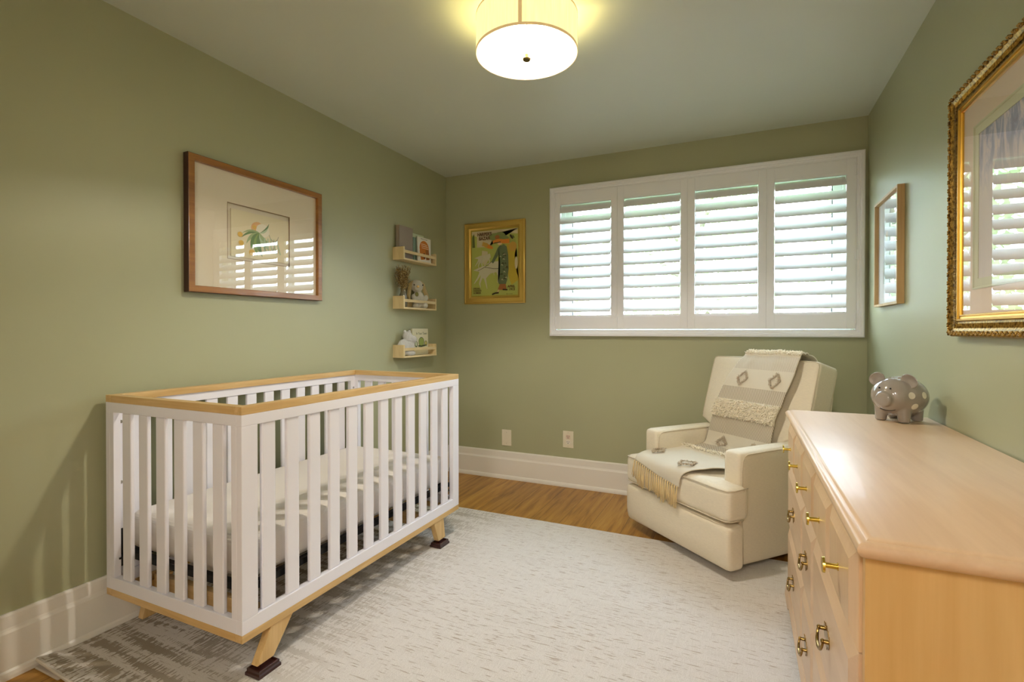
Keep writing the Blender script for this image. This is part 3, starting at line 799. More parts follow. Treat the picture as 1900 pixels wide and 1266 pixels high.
S.append(('line', oval(.86, .86, .045, .018, -.8))); S.append(('moss', oval(.90, .86, .03, .012, -.8)))
art('cover_art', sheet, FQ, S, {'gold': (176, 158, 70), 'grass': (176, 184, 96), 'cream': (206, 196, 158), 'moss': (96, 106, 58), 'mustard': (190, 168, 62), 'ochre': (196, 158, 74),
    'orange': (222, 140, 54), 'hound': (204, 200, 170), 'line': (58, 52, 34), 'teal': (104, 116, 84), 'rust': (160, 104, 60), 'skin': (218, 190, 140), 'olive': (132, 142, 84)})
def T_(body, size, u, v, al='CENTER', bold=.0006, sx=1.0):
    bm = BM(); text_bm(bm, body, size, lambda a, b, h: (x0+.056+u*.424+a, -.0165, z0+.056+v*.54+b), al, 0, bold, sx)
    part('lettering', bm, plain('poster_ink', (96, 60, 30), .7), sheet)
T_("HARPER'S", .036, .30, .905, bold=.0012, sx=.84); T_('BAZAR', .036, .30, .842, bold=.0012, sx=.9)
for i, s in enumerate(('SPECIAL', 'FASHION', 'NUMBER')): T_(s, .019, .06, .115-.034*i, 'LEFT', .0003, .95)
T_('APRIL', .026, .86, .125); T_('1913', .026, .87, .082); T_('PRICE 15 CENTS', .008, .82, .028, bold=.0001)

# ------------------------------------------------------------------ wall shelves and what stands on them
MPy = wood('raw_pine_y', (206, 182, 130), (232, 212, 166), 'y', .55); MPz = wood('raw_pine_z', (206, 182, 130), (232, 212, 166), 'z', .55)
SY0, SY1 = -.704, -.287
sl = ['topmost of the three small pine wall shelves, holding books', 'middle of the three small pine wall shelves, under the plush rabbit', 'lowest of the three small pine wall shelves, just above the crib']
SZ = [1.668, 1.322, .975]
for zb, lab in zip(SZ, sl):
    s = thing('wall_shelf', lab, 'shelf', (0, (SY0+SY1)/2, zb), group='small pine wall shelves')
    for a in (SY0, SY1-.015):
        bm = BM(); box(bm, .0005, .094, a, a+.015, zb, zb+.091, .001); part('end_panel', bm, MPz, s)
    bm = BM(); box(bm, .0005, .094, SY0+.015, SY1-.015, zb, zb+.012, .0008); part('bottom_board', bm, MPy, s)
    bm = BM(); box(bm, .0005, .009, SY0+.015, SY1-.015, zb+.012, zb+.075, .0008); part('back_board', bm, MPy, s)
    bm = BM(); box(bm, .082, .094, SY0+.015, SY1-.015, zb+.049, zb+.069, .0008); part('front_rail', bm, MPy, s)
# books.  drawn leaning back a little: build upright then rotate about y axis
def book(name, lab, yc, w, h, tk, xb, tilt, cover, spine, shapes=None, pal=None, texts=(), group='books on the pine shelves', yaw=0, zbase=0, rnd_=.001):
    r = thing(name, lab, 'book', (xb, yc, zbase), group=group)
    M = Matrix.Rotation(tilt, 4, 'Y') @ Matrix.Rotation(yaw, 4, 'Z')
    bm = BM(); box(bm, 0, .002, -w/2, w/2, 0, h, rnd_*.5); box(bm, tk-.002, tk, -w/2, w/2, 0, h, rnd_*.5); box(bm, 0, tk, -w/2, -w/2+.002, 0, h, .0005); bm.transform(M)
    cv = part('cover', bm, plain(cover[0], cover[1], .5), r, world=False)
    bm = BM(); box(bm, .002, tk-.002, -w/2+.002, w/2-.003, .002, h-.003); bm.transform(M)
    part('pages', bm, plain('book_pages', (226, 218, 196), .9), r, world=False)
    if shapes or texts:
        def F(u, v, hh): return tuple(M @ Vector((tk+.0002+hh, u, v)))
        bm = BM(); keys = list(pal)
        for i, (c, pts) in enumerate(shapes or []):
            f = bm.faces.new([bm.verts.new(F(u, v, .0001*(i+1))) for u, v in pts]); f.material_index = keys.index(c)
        bmesh.ops.triangulate(bm, faces=[f for f in bm.faces if len(f.verts) > 4])
        for body, size, u, v, c, al, bold, sx in texts:
            text_bm(bm, body, size, lambda a, b, hh: F(u+a, v+b, .0001*(len(shapes or [])+2)), al, keys.index(c), bold, sx)
        part('cover_print', bm, [plain('book_ink_'+k, rgb, .6) for k, rgb in pal.items()], cv, world=False)
    return r
z1s = SZ[0]+.0125
book('book', 'tall plain taupe clothbound book, leftmost on the topmost pine shelf', -.604, .162, .238, .030, .012, 0.0, ('taupe_cloth', (150, 138, 126)), None, zbase=z1s)
book('book', 'pale green picture book standing behind the orange covered book', -.447, .166, .210, .010, .022, -.03+.02, ('mint_board', (206, 214, 180)), None,
     [('leaf', stroke([(-.07, .04), (-.065, .1), (-.07, .15)], .006)), ('bud', oval(-.05, .12, .008, .014))], {'leaf': (130, 158, 130), 'bud': (150, 120, 110), 'ink': (120, 124, 96)},
     [('Garden', .016, .0, .185, 'ink', 'CENTER', .0003, 1.0)], zbase=z1s)
book('book', 'thin teal spined board book tucked between two picture books', -.440, .150, .178, .008, .038, -.02, ('teal_board', (150, 176, 160)), None, zbase=z1s)
sh3 = [('orange', oval(-.002, .105, .062, .058)), ('orange', stroke([(-.03, .09), (-.025, .05), (-.02, .02)], lambda s: .034-.008*s)),
       ('brown', stroke([(.035, .10), (.04, .06), (.045, .025)], .022)), ('deep', stroke([(-.005, .07), (.0, .03)], .010)),
       ('white', stroke([(-.045, .135), (.0, .137), (.035, .13)], .0022)), ('white', stroke([(-.04, .122), (.01, .122), (.05, .118)], .0022)), ('white', stroke([(-.035, .108), (.01, .108), (.055, .104)], .0018))]
book('book', 'white picture book with an orange brown shape on its cover', -.408, .172, .186, .009, .058, -.045+.03, ('white_board', (232, 228, 214)), None, sh3,
     {'orange': (206, 122, 40), 'brown': (160, 96, 36), 'deep': (92, 48, 24), 'white': (236, 214, 180), 'ink': (60, 56, 50)},
     [('What Do You See?', .011, -.005, .171, 'ink', 'CENTER', .0003, 1.0)], zbase=z1s)
sh4 = [('dark', oval(.012, .095, .036, .036)), ('green', oval(.012, .095, .032, .032)), ('dark', oval(-.055, .078, .020, .022)), ('pale', oval(-.055, .080, .014, .016)),
       ('dark', oval(.07, .083, .018, .02)), ('ylw', oval(.07, .085, .012, .014)), ('dark', stroke([(-.03, .065), (.01, .062), (.06, .068)], .006)), ('green', oval(.012, .095, .010, .028))]
book('book', 'cream picture book with green round drawing on the lowest pine shelf', -.424, .205, .195, .012, .030, -.02, ('cream_board', (218, 212, 180)), None, sh4,
     {'dark': (66, 74, 38), 'green': (146, 160, 84), 'pale': (196, 198, 168), 'ylw': (204, 194, 110), 'ink': (132, 122, 104)},
     [('In Your Town', .026, .015, .150, 'ink', 'CENTER', .0003, .95)], zbase=SZ[2]+.0125)

def fur(name, rgb, s=900):
    if name in _mc: return _mc[name]
    t = NT(name); c = lin(rgb); n = t.noise(t.coord(), s, 3, .7); n2 = t.noise(t.coord(), 90, 3, .6)
    col = t.ramp(n2, [(.3, tuple(q*.86 for q in c)), (.7, c)])
    _mc[name] = t.bsdf(col, 1.0, 0, .1, t.math('ADD', n, n2), 1.0, .004, 0, Sheen_Weight=.5); return _mc[name]
def fuzz(bm, n, L, seed=1, droop=.3):
    """tiny plush fibres standing on the surface, in the same mesh"""
    rnd = random.Random(seed); fs = list(bm.faces); ar = [f.calc_area() for f in fs]
    for f in rnd.choices(fs, ar, k=n):
        vs = f.verts; w = [rnd.random() for _ in vs]; s = sum(w); p = sum((v.co*(a/s) for v, a in zip(vs, w)), Vector())
        nn = f.normal + Vector((rnd.gauss(0, .35), rnd.gauss(0, .35), rnd.gauss(0, .35)-droop)); nn.normalize()
        s_ = nn.orthogonal().normalized()*L*.10
        bm.faces.new([bm.verts.new(q) for q in (p-s_, p+s_, p+nn*L)])
# plush rabbit (faces the room, head tilted)
zb = SZ[1]+.012
rab = thing('plush_rabbit', 'cream plush rabbit with long floppy ears on the middle pine shelf', 'plush toy', (.048, -.47, zb), -.35)
bm = BM()
ell(bm, (0, .01, .048), (.026, .052, .048)); ell(bm, (0, .005, .09), (.024, .042, .04)); ell(bm, (.004, -.01, .165), (.034, .050, .047), None, 24, 16)
ell(bm, (.024, -.022, .152), (.022, .030, .026)); ell(bm, (.024, -.038, .022), (.022, .024, .022)); ell(bm, (.024, .046, .022), (.022, .026, .022))
ell(bm, (.014, -.04, .075), (.015, .02, .032), (.5, 0, 0)); ell(bm, (.014, .055, .07), (.015, .022, .036), (-.6, 0, 0))
bm = melt(bm, .0045, 6); bmesh.ops.recalc_face_normals(bm, faces=bm.faces); bm.normal_update(); fuzz(bm, 5000, .0045, 2)
part('body', bm, fur('cream_plush', (236, 230, 208)), rab, smooth=True, world=False)
for s, tip in ((-1, .055), (1, .03)):
    bm = BM(); pts = [Vector((.004, -.01+s*.030, .198)), Vector((.004, -.01+s*.056, .175)), Vector((.006, -.01+s*.068, .135)), Vector((.008, -.008+s*(.076+.012*(s > 0)), .090)), Vector((.01, -.006+s*(.07+.03*(s > 0)), .058+.0*tip))]
    tube(bm, pts, lambda q: .006+.013*math.sin(PI*min(1, q*.85+.12)), 12)
    for v in bm.verts: v.co.x = .004+(v.co.x-.004)*.5
    bm = melt(bm, .0035, 4); bm.normal_update(); fuzz(bm, 900, .004, 4)
    part('ear', bm, fur('tan_plush', (214, 186, 120)), rab, smooth=True, world=False, label='tan plush ear')
bm = BM(); ell(bm, (.046, -.030, .158), (.006, .012, .009)); part('nose', bm, plain('tan_nose', (206, 170, 104), .8), rab, smooth=True, world=False)
for y, z in ((.022, .172), (-.052, .170)):
    bm = BM(); ell(bm, (.034 if y > 0 else .030, y, z), (.004, .005, .006)); part('eye', bm, plain('black_bead', (14, 12, 12), .15), rab, smooth=True, world=False)
bm = BM(); ell(bm, (.029, -.028, .102), (.002, .016, .017), (.0, 0, 0)); part('round_tag', bm, plain('olive_tag', (120, 112, 46), .7), rab, smooth=True, world=False)
# vase with dried flowers
va = solo('vase', (lambda b: (lathe(b, [(0, 0), (.024, 0), (.029, .01), (.031, .045), (.027, .085), (.018, .112), (.015, .124), (.019, .134), (.016, .134), (.012, .124), (.015, .11), (.024, .08), (.026, .03), (.02, .006), (0, .006)], (.05, -.650, zb+.0003), 28), b)[1])(BM()),
          plain('smoky_glass', (112, 106, 86), .15, spec=.6), 'small smoky grey vase at the left end of the middle pine shelf', 'vase', (.05, -.650, zb), smooth=True)
fl = thing('dried_flowers', 'bunch of dried brown grassy flowers standing in the smoky vase', 'dried flowers', (.05, -.650, zb+.012))
rnd = random.Random(11); bs = BM(); bh = BM()
for k in range(60):
    a = rnd.uniform(0, 2*PI); sp = rnd.uniform(.1, 1)**.7
    hgt = rnd.uniform(.19, .285); ty = math.cos(a)*.075*sp-.012; tx = math.sin(a)*.034*sp+.004
    if k < 5: hgt = rnd.uniform(.25, .29); ty = rnd.uniform(.05, .10); tx = .01
    p0 = Vector((rnd.uniform(-.007, .007), rnd.uniform(-.007, .007), .0)); p2 = Vector((tx, ty, hgt)); p1 = Vector((tx*.22, ty*.22, hgt*.55))
    q = [p0.lerp(p1, s).lerp(p1.lerp(p2, s), s) for s in [i/6 for i in range(7)]]
    tube(bs, q, .0008, 4)
    if k >= 5:
        for j in range(52):
            s = rnd.uniform(.55, 1.0); c = p0.lerp(p1, s).lerp(p1.lerp(p2, s), s)+Vector((rnd.gauss(0, .006), rnd.gauss(0, .009), rnd.gauss(0, .006)))
            d = Vector((rnd.gauss(0, 1), rnd.gauss(0, 1), rnd.gauss(.6, .8))).normalized()*rnd.uniform(.003, .0075); e_ = d.orthogonal().normalized()*.0017
            f = bh.faces.new([bh.verts.new(z) for z in (c-d, c+e_, c+d, c-e_)]); f.material_index = rnd.choice((0, 0, 1, 2))
for b_ in (bs, bh):
    for v in b_.verts: v.co.x = max(v.co.x, -.044)
part('stems', bs, plain('dry_stem', (122, 104, 62), .9), fl, world=False)
part('flower_heads', bh, [plain('dry_brown', (150, 120, 68), .95), plain('dry_straw', (204, 180, 122), .95), plain('dry_dark', (78, 62, 40), .95)], fl, world=False)
# white plush on the lowest shelf
zb2 = SZ[2]+.012
toy = thing('plush_toy', 'plain fluffy white plush animal on the lowest pine shelf', 'plush toy', (.052, -.625, zb2))
bm = BM(); ell(bm, (0, -.026, .060), (.036, .054, .058), None, 24, 16); ell(bm, (.002, .028, .072), (.034, .058, .066), None, 24, 16)
ell(bm, (.004, .018, .140), (.030, .042, .036), None, 24, 16); ell(bm, (.03, .055, .118), (.02, .03, .026)); ell(bm, (.022, .03, .018), (.022, .05, .018))
bm = melt(bm, .0045, 8); bm.normal_update(); fuzz(bm, 5000, .0045, 5)
part('body', bm, fur('white_plush', (234, 232, 224)), toy, smooth=True, world=False)
bm = BM()
for s in (-1, 1): ell(bm, (0, .018+s*.026, .172), (.010, .013, .012))
part('ear', bm, fur('white_plush', (234, 232, 224)), toy, smooth=True, world=False)
bm = BM(); tube(bm, [(.036*math.cos(a)+.0, .020+.036*math.sin(a), .112) for a in [2*PI*i/20 for i in range(20)]], .003, 6, closed=True)
part('collar', bm, fur('white_plush', (234, 232, 224)), toy, smooth=True, world=False)

# ------------------------------------------------------------------ recliner.  local x = width, y = back, z up; front faces -y
RA = math.radians(-41.4)
RC = Vector((2.194, -1.109, 0)) + Vector((.75, -.661, 0))*(-.38) + Vector((.661, .75, 0))*.40     # local origin below the seat
rec = thing('recliner', 'cream upholstered swivel recliner armchair in the far right corner', 'armchair', (RC.x, RC.y, .0125), RA)
M_up = fabric('cream_linen', (232, 222, 200)); M_pipe = fabric('cream_piping', (214, 202, 178))
zo = -.0125
def rp(nm, bm, mat=M_up, smooth=True, parent=None, label=None): 
    bm.transform(Matrix.Translation((-.0, 0, zo)))
    o = part(nm, bm, mat, parent or rec, smooth=smooth, world=False, label=label); return o
XL = .3815
def Q(s): return s-.40          # distance behind the front face -> local y
# footrest panel
bm = BM(); rbox(bm, (0, Q(.055), .158), (.763, .11, .212), .026, 14, (0, .008, 0))
for v in bm.verts:               # the lower front tucks in slightly at the corners
    k = max(0, (.12-v.co.z)/.08); 
    if v.co.y < Q(.05): v.co.y += .014*k
fr_ = rp('footrest', bm)
# seat cushion (T shaped ears in front of the arms)
def tcushion():
    bm = BM()
    rbox(bm, (0, Q(.07), .357), (.766, .14, .162), .032, 14, (0, .010, .008))
    rbox(bm, (0, Q(.33), .357), (.530, .58, .162), .032, 14, (0, 0, .016))
    return melt(bm, .009, 5)
bm = tcushion()
seat = rp('seat_cushion', bm)
def ringpts(x0, x1, y0, y1, z, r=.03, n=5):
    out = []
    for cx, cy, a0 in ((x1-r, y1-r, 0), (x0+r, y1-r, PI/2), (x0+r, y0+r, PI), (x1-r, y0+r, 3*PI/2)):
        for i in range(n+1):
            a = a0+PI/2*i/n; out.append((cx+r*math.cos(a), cy+r*math.sin(a), z))
    return out
bm = BM(); tube(bm, [(-XL+.004, Q(.13), .43), (-XL+.002, Q(.04), .428), (-XL+.014, Q(.008), .427)]+[(x, Q(.0)-.004*(1-(x/XL)**2), .427+.004*(1-(x/XL)**2)) for x in [-.33+.066*i for i in range(11)]]+[(XL-.014, Q(.008), .427), (XL-.002, Q(.04), .428), (XL-.004, Q(.13), .43)], .0032, 8)
tube(bm, [(-XL+.003, Q(.10), .287), (-XL+.003, Q(.03), .287), (-XL+.02, Q(.005), .287)]+[(x, Q(.0)-.002, .287) for x in (-.3, 0, .3)]+[(XL-.02, Q(.005), .287), (XL-.003, Q(.03), .287), (XL-.003, Q(.10), .287)], .0032, 8)
rp('piping', bm, M_pipe, parent=seat)
# arms
AS0, AS1 = .115, .80
for s in (-1, 1):
    bm = BM()
    xc = s*(.3465-.052); w = .106
    rbox(bm, (xc, Q((AS0+AS1)/2), .318), (w, AS1-AS0, .54), .024, 14, (.004, .004, .004))
    for v in bm.verts:
        if v.co.y > Q(.62) and v.co.x*s > 0: v.co.x -= s*.0*1
        k = max(0, (.2-v.co.z)/.2)
        if v.co.y < Q(.2): v.co.y += .012*k
    arm = rp('armrest', bm)
    bm = BM()
    for sx in (-1, 1):
        xx = xc+sx*(w/2-.003)
        pts = [(xx, Q(AS0+.016)+.010*max(0, (.25-z)/.25), z) for z in [.06+.055*i for i in range(9)]]+[(xx, Q(AS0+.020), .548), (xx, Q(AS0+.032), .567), (xx, Q(AS0+.05), .5765), (xx, Q(.3), .580), (xx, Q(.55), .580), (xx, Q(AS1-.05), .578)]
        tube(bm, pts, .003, 8)
    rp('piping', bm, M_pipe, parent=arm)
# body under the seat / rear
bm = BM(); rbox(bm, (0, Q(.46), .20), (.50, .70, .30), .02, 8); rp('base', bm)
# swivel base
bm = BM(); lathe(bm, [(0, .0127), (.27, .0127), (.275, .02), (.27, .032), (.10, .038), (.10, .055), (0, .055)], (0, Q(.44), 0), 40); rp('swivel_base', bm, M_black, smooth='auto', label='black round swivel base')
# back: lean
lean = math.atan2(.16, .55)
MB = Matrix.Translation((0, Q(.50), .44)) @ Matrix.Rotation(-lean, 4, 'X')
bm = BM(); vs = rbox(bm, (0, .085, .285), (.705, .155, .62), .020, 16, (.0, .030, .004))
for v in list(bm.verts):
    k = max(0, (v.co.z-.50)/.10); xx = abs(v.co.x)/.35
    if k > 0: v.co.z -= .022*(1-xx**2)*-.3*k
    if v.co.z < .16 and abs(v.co.x) > .235: v.co.x = math.copysign(.235+(abs(v.co.x)-.235)*0.03, v.co.x)
    elif v.co.z < .20 and abs(v.co.x) > .235: v.co.x = math.copysign(.235+(abs(v.co.x)-.235)*(.03+.97*(v.co.z-.16)/.04), v.co.x)
bm.transform(MB); back = rp('back_cushion', bm)
bm = BM()
def bl(x, y, z): return tuple(MB @ Vector((x, y, z)))
for yy, zz in ((.0125, .0), (.1575, .0)):
    pts = [(-.3475, yy, .22), (-.3475, yy, .35), (-.3475, yy, .50), (-.3465, yy, .570), (-.3405, yy, .585), (-.325, yy, .5905)]+[(x, yy, .5905+.002*(1-(x/.33)**2)) for x in (-.2, -.1, 0, .1, .2)]+[(.325, yy, .5905), (.3405, yy, .585), (.3465, yy, .570), (.3475, yy, .50), (.3475, yy, .35), (.3475, yy, .22)]
    tube(bm, [bl(*p) for p in pts], .0032, 8)
rp('piping', bm, M_pipe, parent=back)
# rear shell behind the back cushion
MB2 = Matrix.Translation((0, Q(.655), .30)) @ Matrix.Rotation(-lean*.55, 4, 'X')
bm = BM(); rbox(bm, (0, .035, .27), (.690, .06, .60), .022, 10, (0, .006, 0)); bm.transform(MB2); rp('back_shell', bm)

# ------------------------------------------------------------------ throw blanket, in the recliner's frame
bm = BM()
# path stations: (s behind front, z, left x, right x)   x measured from the chair centre; t = metres along the cloth
ST = [(-.0135, .365, -.275, .085), (-.0145, .405, -.275, .090), (-.010, .440, -.275, .100), (.012, .4560, -.278, .118), (.06, .4650, -.29, .14), (.13, .4700, -.30, .19), (.22, .4730, -.30, .235), (.32, .4740, -.275, .236),
      (.42, .4740, -.245, .232), (.485, .482, -.235, .215), (.500, .52, -.232, .208), (.512, .60, -.222, .215), (.527, .70, -.205, .228), (.553, .80, -.178, .245), (.585, .90, -.148, .265), (.612, .965, -.118, .270),
      (.640, 1.010, -.095, .268), (.675, 1.030, -.082, .262), (.72, 1.030, -.075, .257), (.765, 1.018, -.07, .255), (.800, .985, -.068, .255), (.812, .94, -.066, .255)]
Ls = [0]
for a, b in zip(ST, ST[1:]): Ls.append(Ls[-1]+math.hypot(b[0]-a[0], b[1]-a[1]))
hem = lambda u: .066*(1-u)**1.2
LT = Ls[-1]; NV, NU = 200, 70
def stn(t):
    t *= LT
    for i in range(len(ST)-1):
        if t <= Ls[i+1]+1e-9:
            k = (t-Ls[i])/(Ls[i+1]-Ls[i]); return [ST[i][j]*(1-k)+ST[i+1][j]*k for j in range(4)]
    return list(ST[-1])
def sm(t):
    a = [stn(max(0, min(1, t+d))) for d in (-.02, -.01, 0, .01, .02)]
    return [sum(q[j] for q in a)/5 for j in range(4)]
uvl = bm.loops.layers.uv.new('UVMap')
grid = []
# distances along the cloth for the woven bands
def tuft_band(L):      # height of the shaggy ridges
    for c, w, h in ((.405, .018, .010), (.815, .052, .012), (1.165, .022, .012), (1.20, .012, .008)):
        if abs(L-c) < w: return h*(1-((L-c)/w)**4)
    return 0
for j in range(NV+1):
    row = []
    for i in range(NU+1):
        u = i/NU; t0 = hem(u)/LT; t = t0+(1-t0)*j/NV
        s, z, xl, xr = sm(t); s2, z2, _, _ = sm(min(1, t+.01)); s1, z1_, _, _ = sm(max(0, t-.01))
        d = Vector((0, s2-s1, z2-z1_)).normalized(); nrm = Vector((0, -d.z, d.y))
        x = xl+(xr-xl)*u
        L = t*LT
        # front corner drapes: the right side hangs lower at the front edge than the left
        sh_ = 0
        ss, zz = s, z
        wv = noise.noise(Vector((x*7, L*4, 3.1)))*.014+noise.noise(Vector((x*16, L*11, 7)))*.006
        x += noise.noise(Vector((L*6, 2.2, round(u))))*.010*(1 if u < .5 else 1)*abs(2*u-1)
        hh = .005+max(0, wv)+tuft_band(L)*(1+.35*noise.noise(Vector((x*90, L*90, 1))))
        if j < 26 and u < .5:   # lift left side up to seat level: shorter overhang
            pass
        if L > .52: hh += .012*max(0, math.sin((u-.1)*PI))*0 + .006
        p = Vector((x, Q(ss), zz)) + nrm*hh
        row.append((p, nrm, u, L))
    grid.append(row)
V = [[bm.verts.new(p) for p, n, u, L in row] for row in grid]; VB = [[bm.verts.new(p-n*.004) for p, n, u, L in row] for row in grid]
def quad(a, b, c, d, uv):
    f = bm.faces.new((a, b, c, d))
    for l, q in zip(f.loops, uv): l[uvl].uv = q
for j in range(NV):
    for i in range(NU):
        uv = [(grid[j][i][2], grid[j][i][3]), (grid[j][i+1][2], grid[j][i+1][3]), (grid[j+1][i+1][2], grid[j+1][i+1][3]), (grid[j+1][i][2], grid[j+1][i][3])]
        quad(V[j][i], V[j][i+1], V[j+1][i+1], V[j+1][i], uv); quad(VB[j][i], VB[j+1][i], VB[j+1][i+1], VB[j][i+1], [uv[0], uv[3], uv[2], uv[1]])
    for i in (0, NU):
        q = (grid[j][i][2], grid[j][i][3]), (grid[j+1][i][2], grid[j+1][i][3]); quad(V[j][i], V[j+1][i], VB[j+1][i], VB[j][i], [q[0], q[1], q[1], q[0]])
for j in (0, NV):
    for i in range(NU):
        q = (grid[j][i][2], grid[j][i][3]), (grid[j][i+1][2], grid[j][i+1][3]); quad(V[j][i], V[j][i+1], VB[j][i+1], VB[j][i], [q[0], q[1], q[1], q[0]])
def throw_mat():
    t = NT('woven_throw')
    uv = t.n('ShaderNodeTexCoord').outputs['UV']; sep = t.n('ShaderNodeSeparateXYZ', {0: uv}); U, L = sep.outputs[0], sep.outputs[1]
    Um = t.math('MULTIPLY', U, .43)
    diag = t.math('FRACT', t.math('MULTIPLY', t.math('ADD', Um, t.math('MULTIPLY', L, .8)), 85))
    dg = t.ramp(diag, [(.40, 0.0), (.50, 1.0)])
    stripe = t.mix(dg, lin((224, 214, 196)), lin((184, 170, 146)))
    def band(a, b): return t.math('MULTIPLY', t.math('GREATER_THAN', L, a), t.math('LESS_THAN', L, b))
    fine = t.n('ShaderNodeTexWave', {'Vector': uv, 'Scale': 110, 'Distortion': .8}, bands_direction='Y').outputs[1]
    base = t.mix(fine, lin((222, 212, 190)), lin((240, 232, 214)))
    g = t.math('MAXIMUM', t.math('MAXIMUM', band(.435, .555), band(.665, .763)), band(.867, .945))
    g = t.math('MAXIMUM', g, t.math('MULTIPLY', band(1.055, 1.14), .5))
    c = t.mix(g, base, stripe)
    # diamond outlines of grey tufting
    for cu, cl in ((.075, .20), (.345, .155), (.12, .605), (.33, .605), (.11, 1.0), (.33, 1.0)):
        du = t.math('ABSOLUTE', t.math('SUBTRACT', Um, cu)); dl = t.math('ABSOLUTE', t.math('SUBTRACT', L, cl))
        d = t.math('ABSOLUTE', t.math('SUBTRACT', t.math('ADD', du, t.math('MULTIPLY', dl, .85)), .034))
        c = t.mix(t.math('MULTIPLY', t.math('LESS_THAN', d, .009), .3), c, lin((140, 126, 106)))
    tf = t.noise(uv, 260, 3, .8)
    h = t.math('ADD', t.math('MULTIPLY', tf, .8), t.math('MULTIPLY', fine, .3))
    return t.bsdf(c, .98, 0, .1, h, .8, .003, 0, Sheen_Weight=.2)
M_throw = throw_mat()
bmesh.ops.recalc_face_normals(bm, faces=bm.faces)
bm.transform(Matrix.Translation((0, 0, zo)))
thr = thing('throw_blanket', 'cream and taupe woven throw with fringe draped over the recliner', 'blanket', (RC.x, RC.y, .0125), RA)
part('woven_cloth', bm, M_throw, thr, smooth=True, world=False)
def cloth_pt(u, L):
    t = max(0, min(1, L/LT)); s, z, xl, xr = sm(t); s2, z2, _, _ = sm(min(1, t+.01)); s1, z1_, _, _ = sm(max(0, t-.01))
    d = Vector((0, s2-s1, z2-z1_)).normalized(); nrm = Vector((0, -d.z, d.y))
    return Vector((xl+(xr-xl)*u, Q(s), z)), nrm, d
# shaggy loops along the tufted bands and diamonds
rnd = random.Random(5)
def shag(bm, u, L, ln, wd=.0022):
    p, n, d = cloth_pt(u, L); p = p+n*(.011+tuft_band(L)*.9+max(0, noise.noise(Vector((p.x*7, L*4, 3.1)))*.014))
    q = Vector((rnd.gauss(0, .5), 0, 0))+n*1.0+d*rnd.gauss(-.2, .5); q.normalize()
    tube(bm, [p, p+q*ln*.6+Vector((0, 0, -.000)), p+q*ln+Vector((rnd.gauss(0, .002), 0, -.003))], lambda s_: wd*(1-.5*s_), 4)
bm = BM()
for c, w, n in ((.405, .016, 380), (.815, .048, 1500), (1.170, .022, 700)):
    for k in range(n): shag(bm, rnd.uniform(.01, .99), c+rnd.uniform(-w, w), rnd.uniform(.010, .018), .0026)
bm.transform(Matrix.Translation((0, 0, zo)))
part('cream_tufting', bm, plain('cream_yarn', (250, 241, 220), .95), thr, world=False, smooth=True)
for cu, cl in ((.075, .20), (.345, .155), (.12, .605), (.33, .605), (.11, 1.0), (.33, 1.0)):
    bm = BM()
    for k in range(150):
        a = rnd.uniform(0, 4); i = int(a); f = a-i; C4 = [(.034, 0), (0, .040), (-.034, 0), (0, -.040)]
        u0_, l0 = C4[i]; u1_, l1 = C4[(i+1) % 4]
        uu = (cu+u0_*(1-f)+u1_*f+rnd.gauss(0, .0025))/.43; ll = cl+l0*(1-f)+l1*f+rnd.gauss(0, .0025)
        shag(bm, min(.99, max(.01, uu)), ll, rnd.uniform(.009, .014), .0022)
    bm.transform(Matrix.Translation((0, 0, zo)))
    part('diamond_tuft', bm, plain('taupe_yarn', (206, 192, 170), .95), thr, world=False, smooth=True)
for k in range(21):
    u = (k+.5)/21; p, n, d = cloth_pt(u, hem(u)); p.y = min(p.y, Q(-.012)); n = Vector((0, -1, 0))
    p = p+n*.008
    bm = BM()
    L0 = rnd.uniform(.095, .125)
    for q in range(6):
        ox = rnd.gauss(0, .0020); ex = rnd.gauss(-.004, .006); oy = rnd.gauss(-.002, .0015)
        pts = [p+Vector((0, 0, .004)), p+Vector((ox*.6, oy*.5-.002, -.010)), p+Vector((ox*1.5+ex*.4, oy-.003, -L0*.5)), p+Vector((ox*2+ex, oy-.002, -L0*rnd.uniform(.85, 1.05)))]
        tube(bm, pts, lambda s_: .0024*(1-.25*s_), 5)
    ell(bm, p+Vector((0, -.002, -.004)), (.004, .004, .005), None, 8, 6)
    bm.transform(Matrix.Translation((0, 0, zo)))
    part('tassel', bm, plain('fringe_yarn', (230, 206, 154), .95), thr, world=False, smooth=True)

# ------------------------------------------------------------------ dresser: front faces -x (towards the room)
dr = thing('dresser', 'long blonde maple dresser with brass pulls against the right wall', 'dresser', (2.68, -1.84, .0125))
def maple(nm, axis, a, b): return wood(nm, a, b, axis, .36, .45, coat=.12, contrast=.75)
MDk = maple('blonde_maple_front', 'z', (210, 174, 134), (230, 199, 158))
MDy, MDz = maple('blonde_maple_y', 'y', (210, 176, 140), (230, 200, 166)), maple('blonde_maple_z_warmlit', 'z', (206, 164, 100), (226, 190, 130))  # warm light put into the yellower sides, sheen into the pinker top
DX0, DX1, DY0, DY1 = 2.445, 2.922, -2.572, -1.112
bm = BM()
box(bm, DX0, DX1, DY0, DY0+.02, .075, .785, .001); part('side_panel', bm, MDz, dr)
bm = BM(); box(bm, DX0, DX1, DY1-.02, DY1, .075, .785, .001); part('side_panel', bm, MDz, dr)
bm = BM(); box(bm, DX0+.004, DX1-.001, DY0+.02, DY1-.02, .075, .785); part('carcass', bm, MDy, dr)
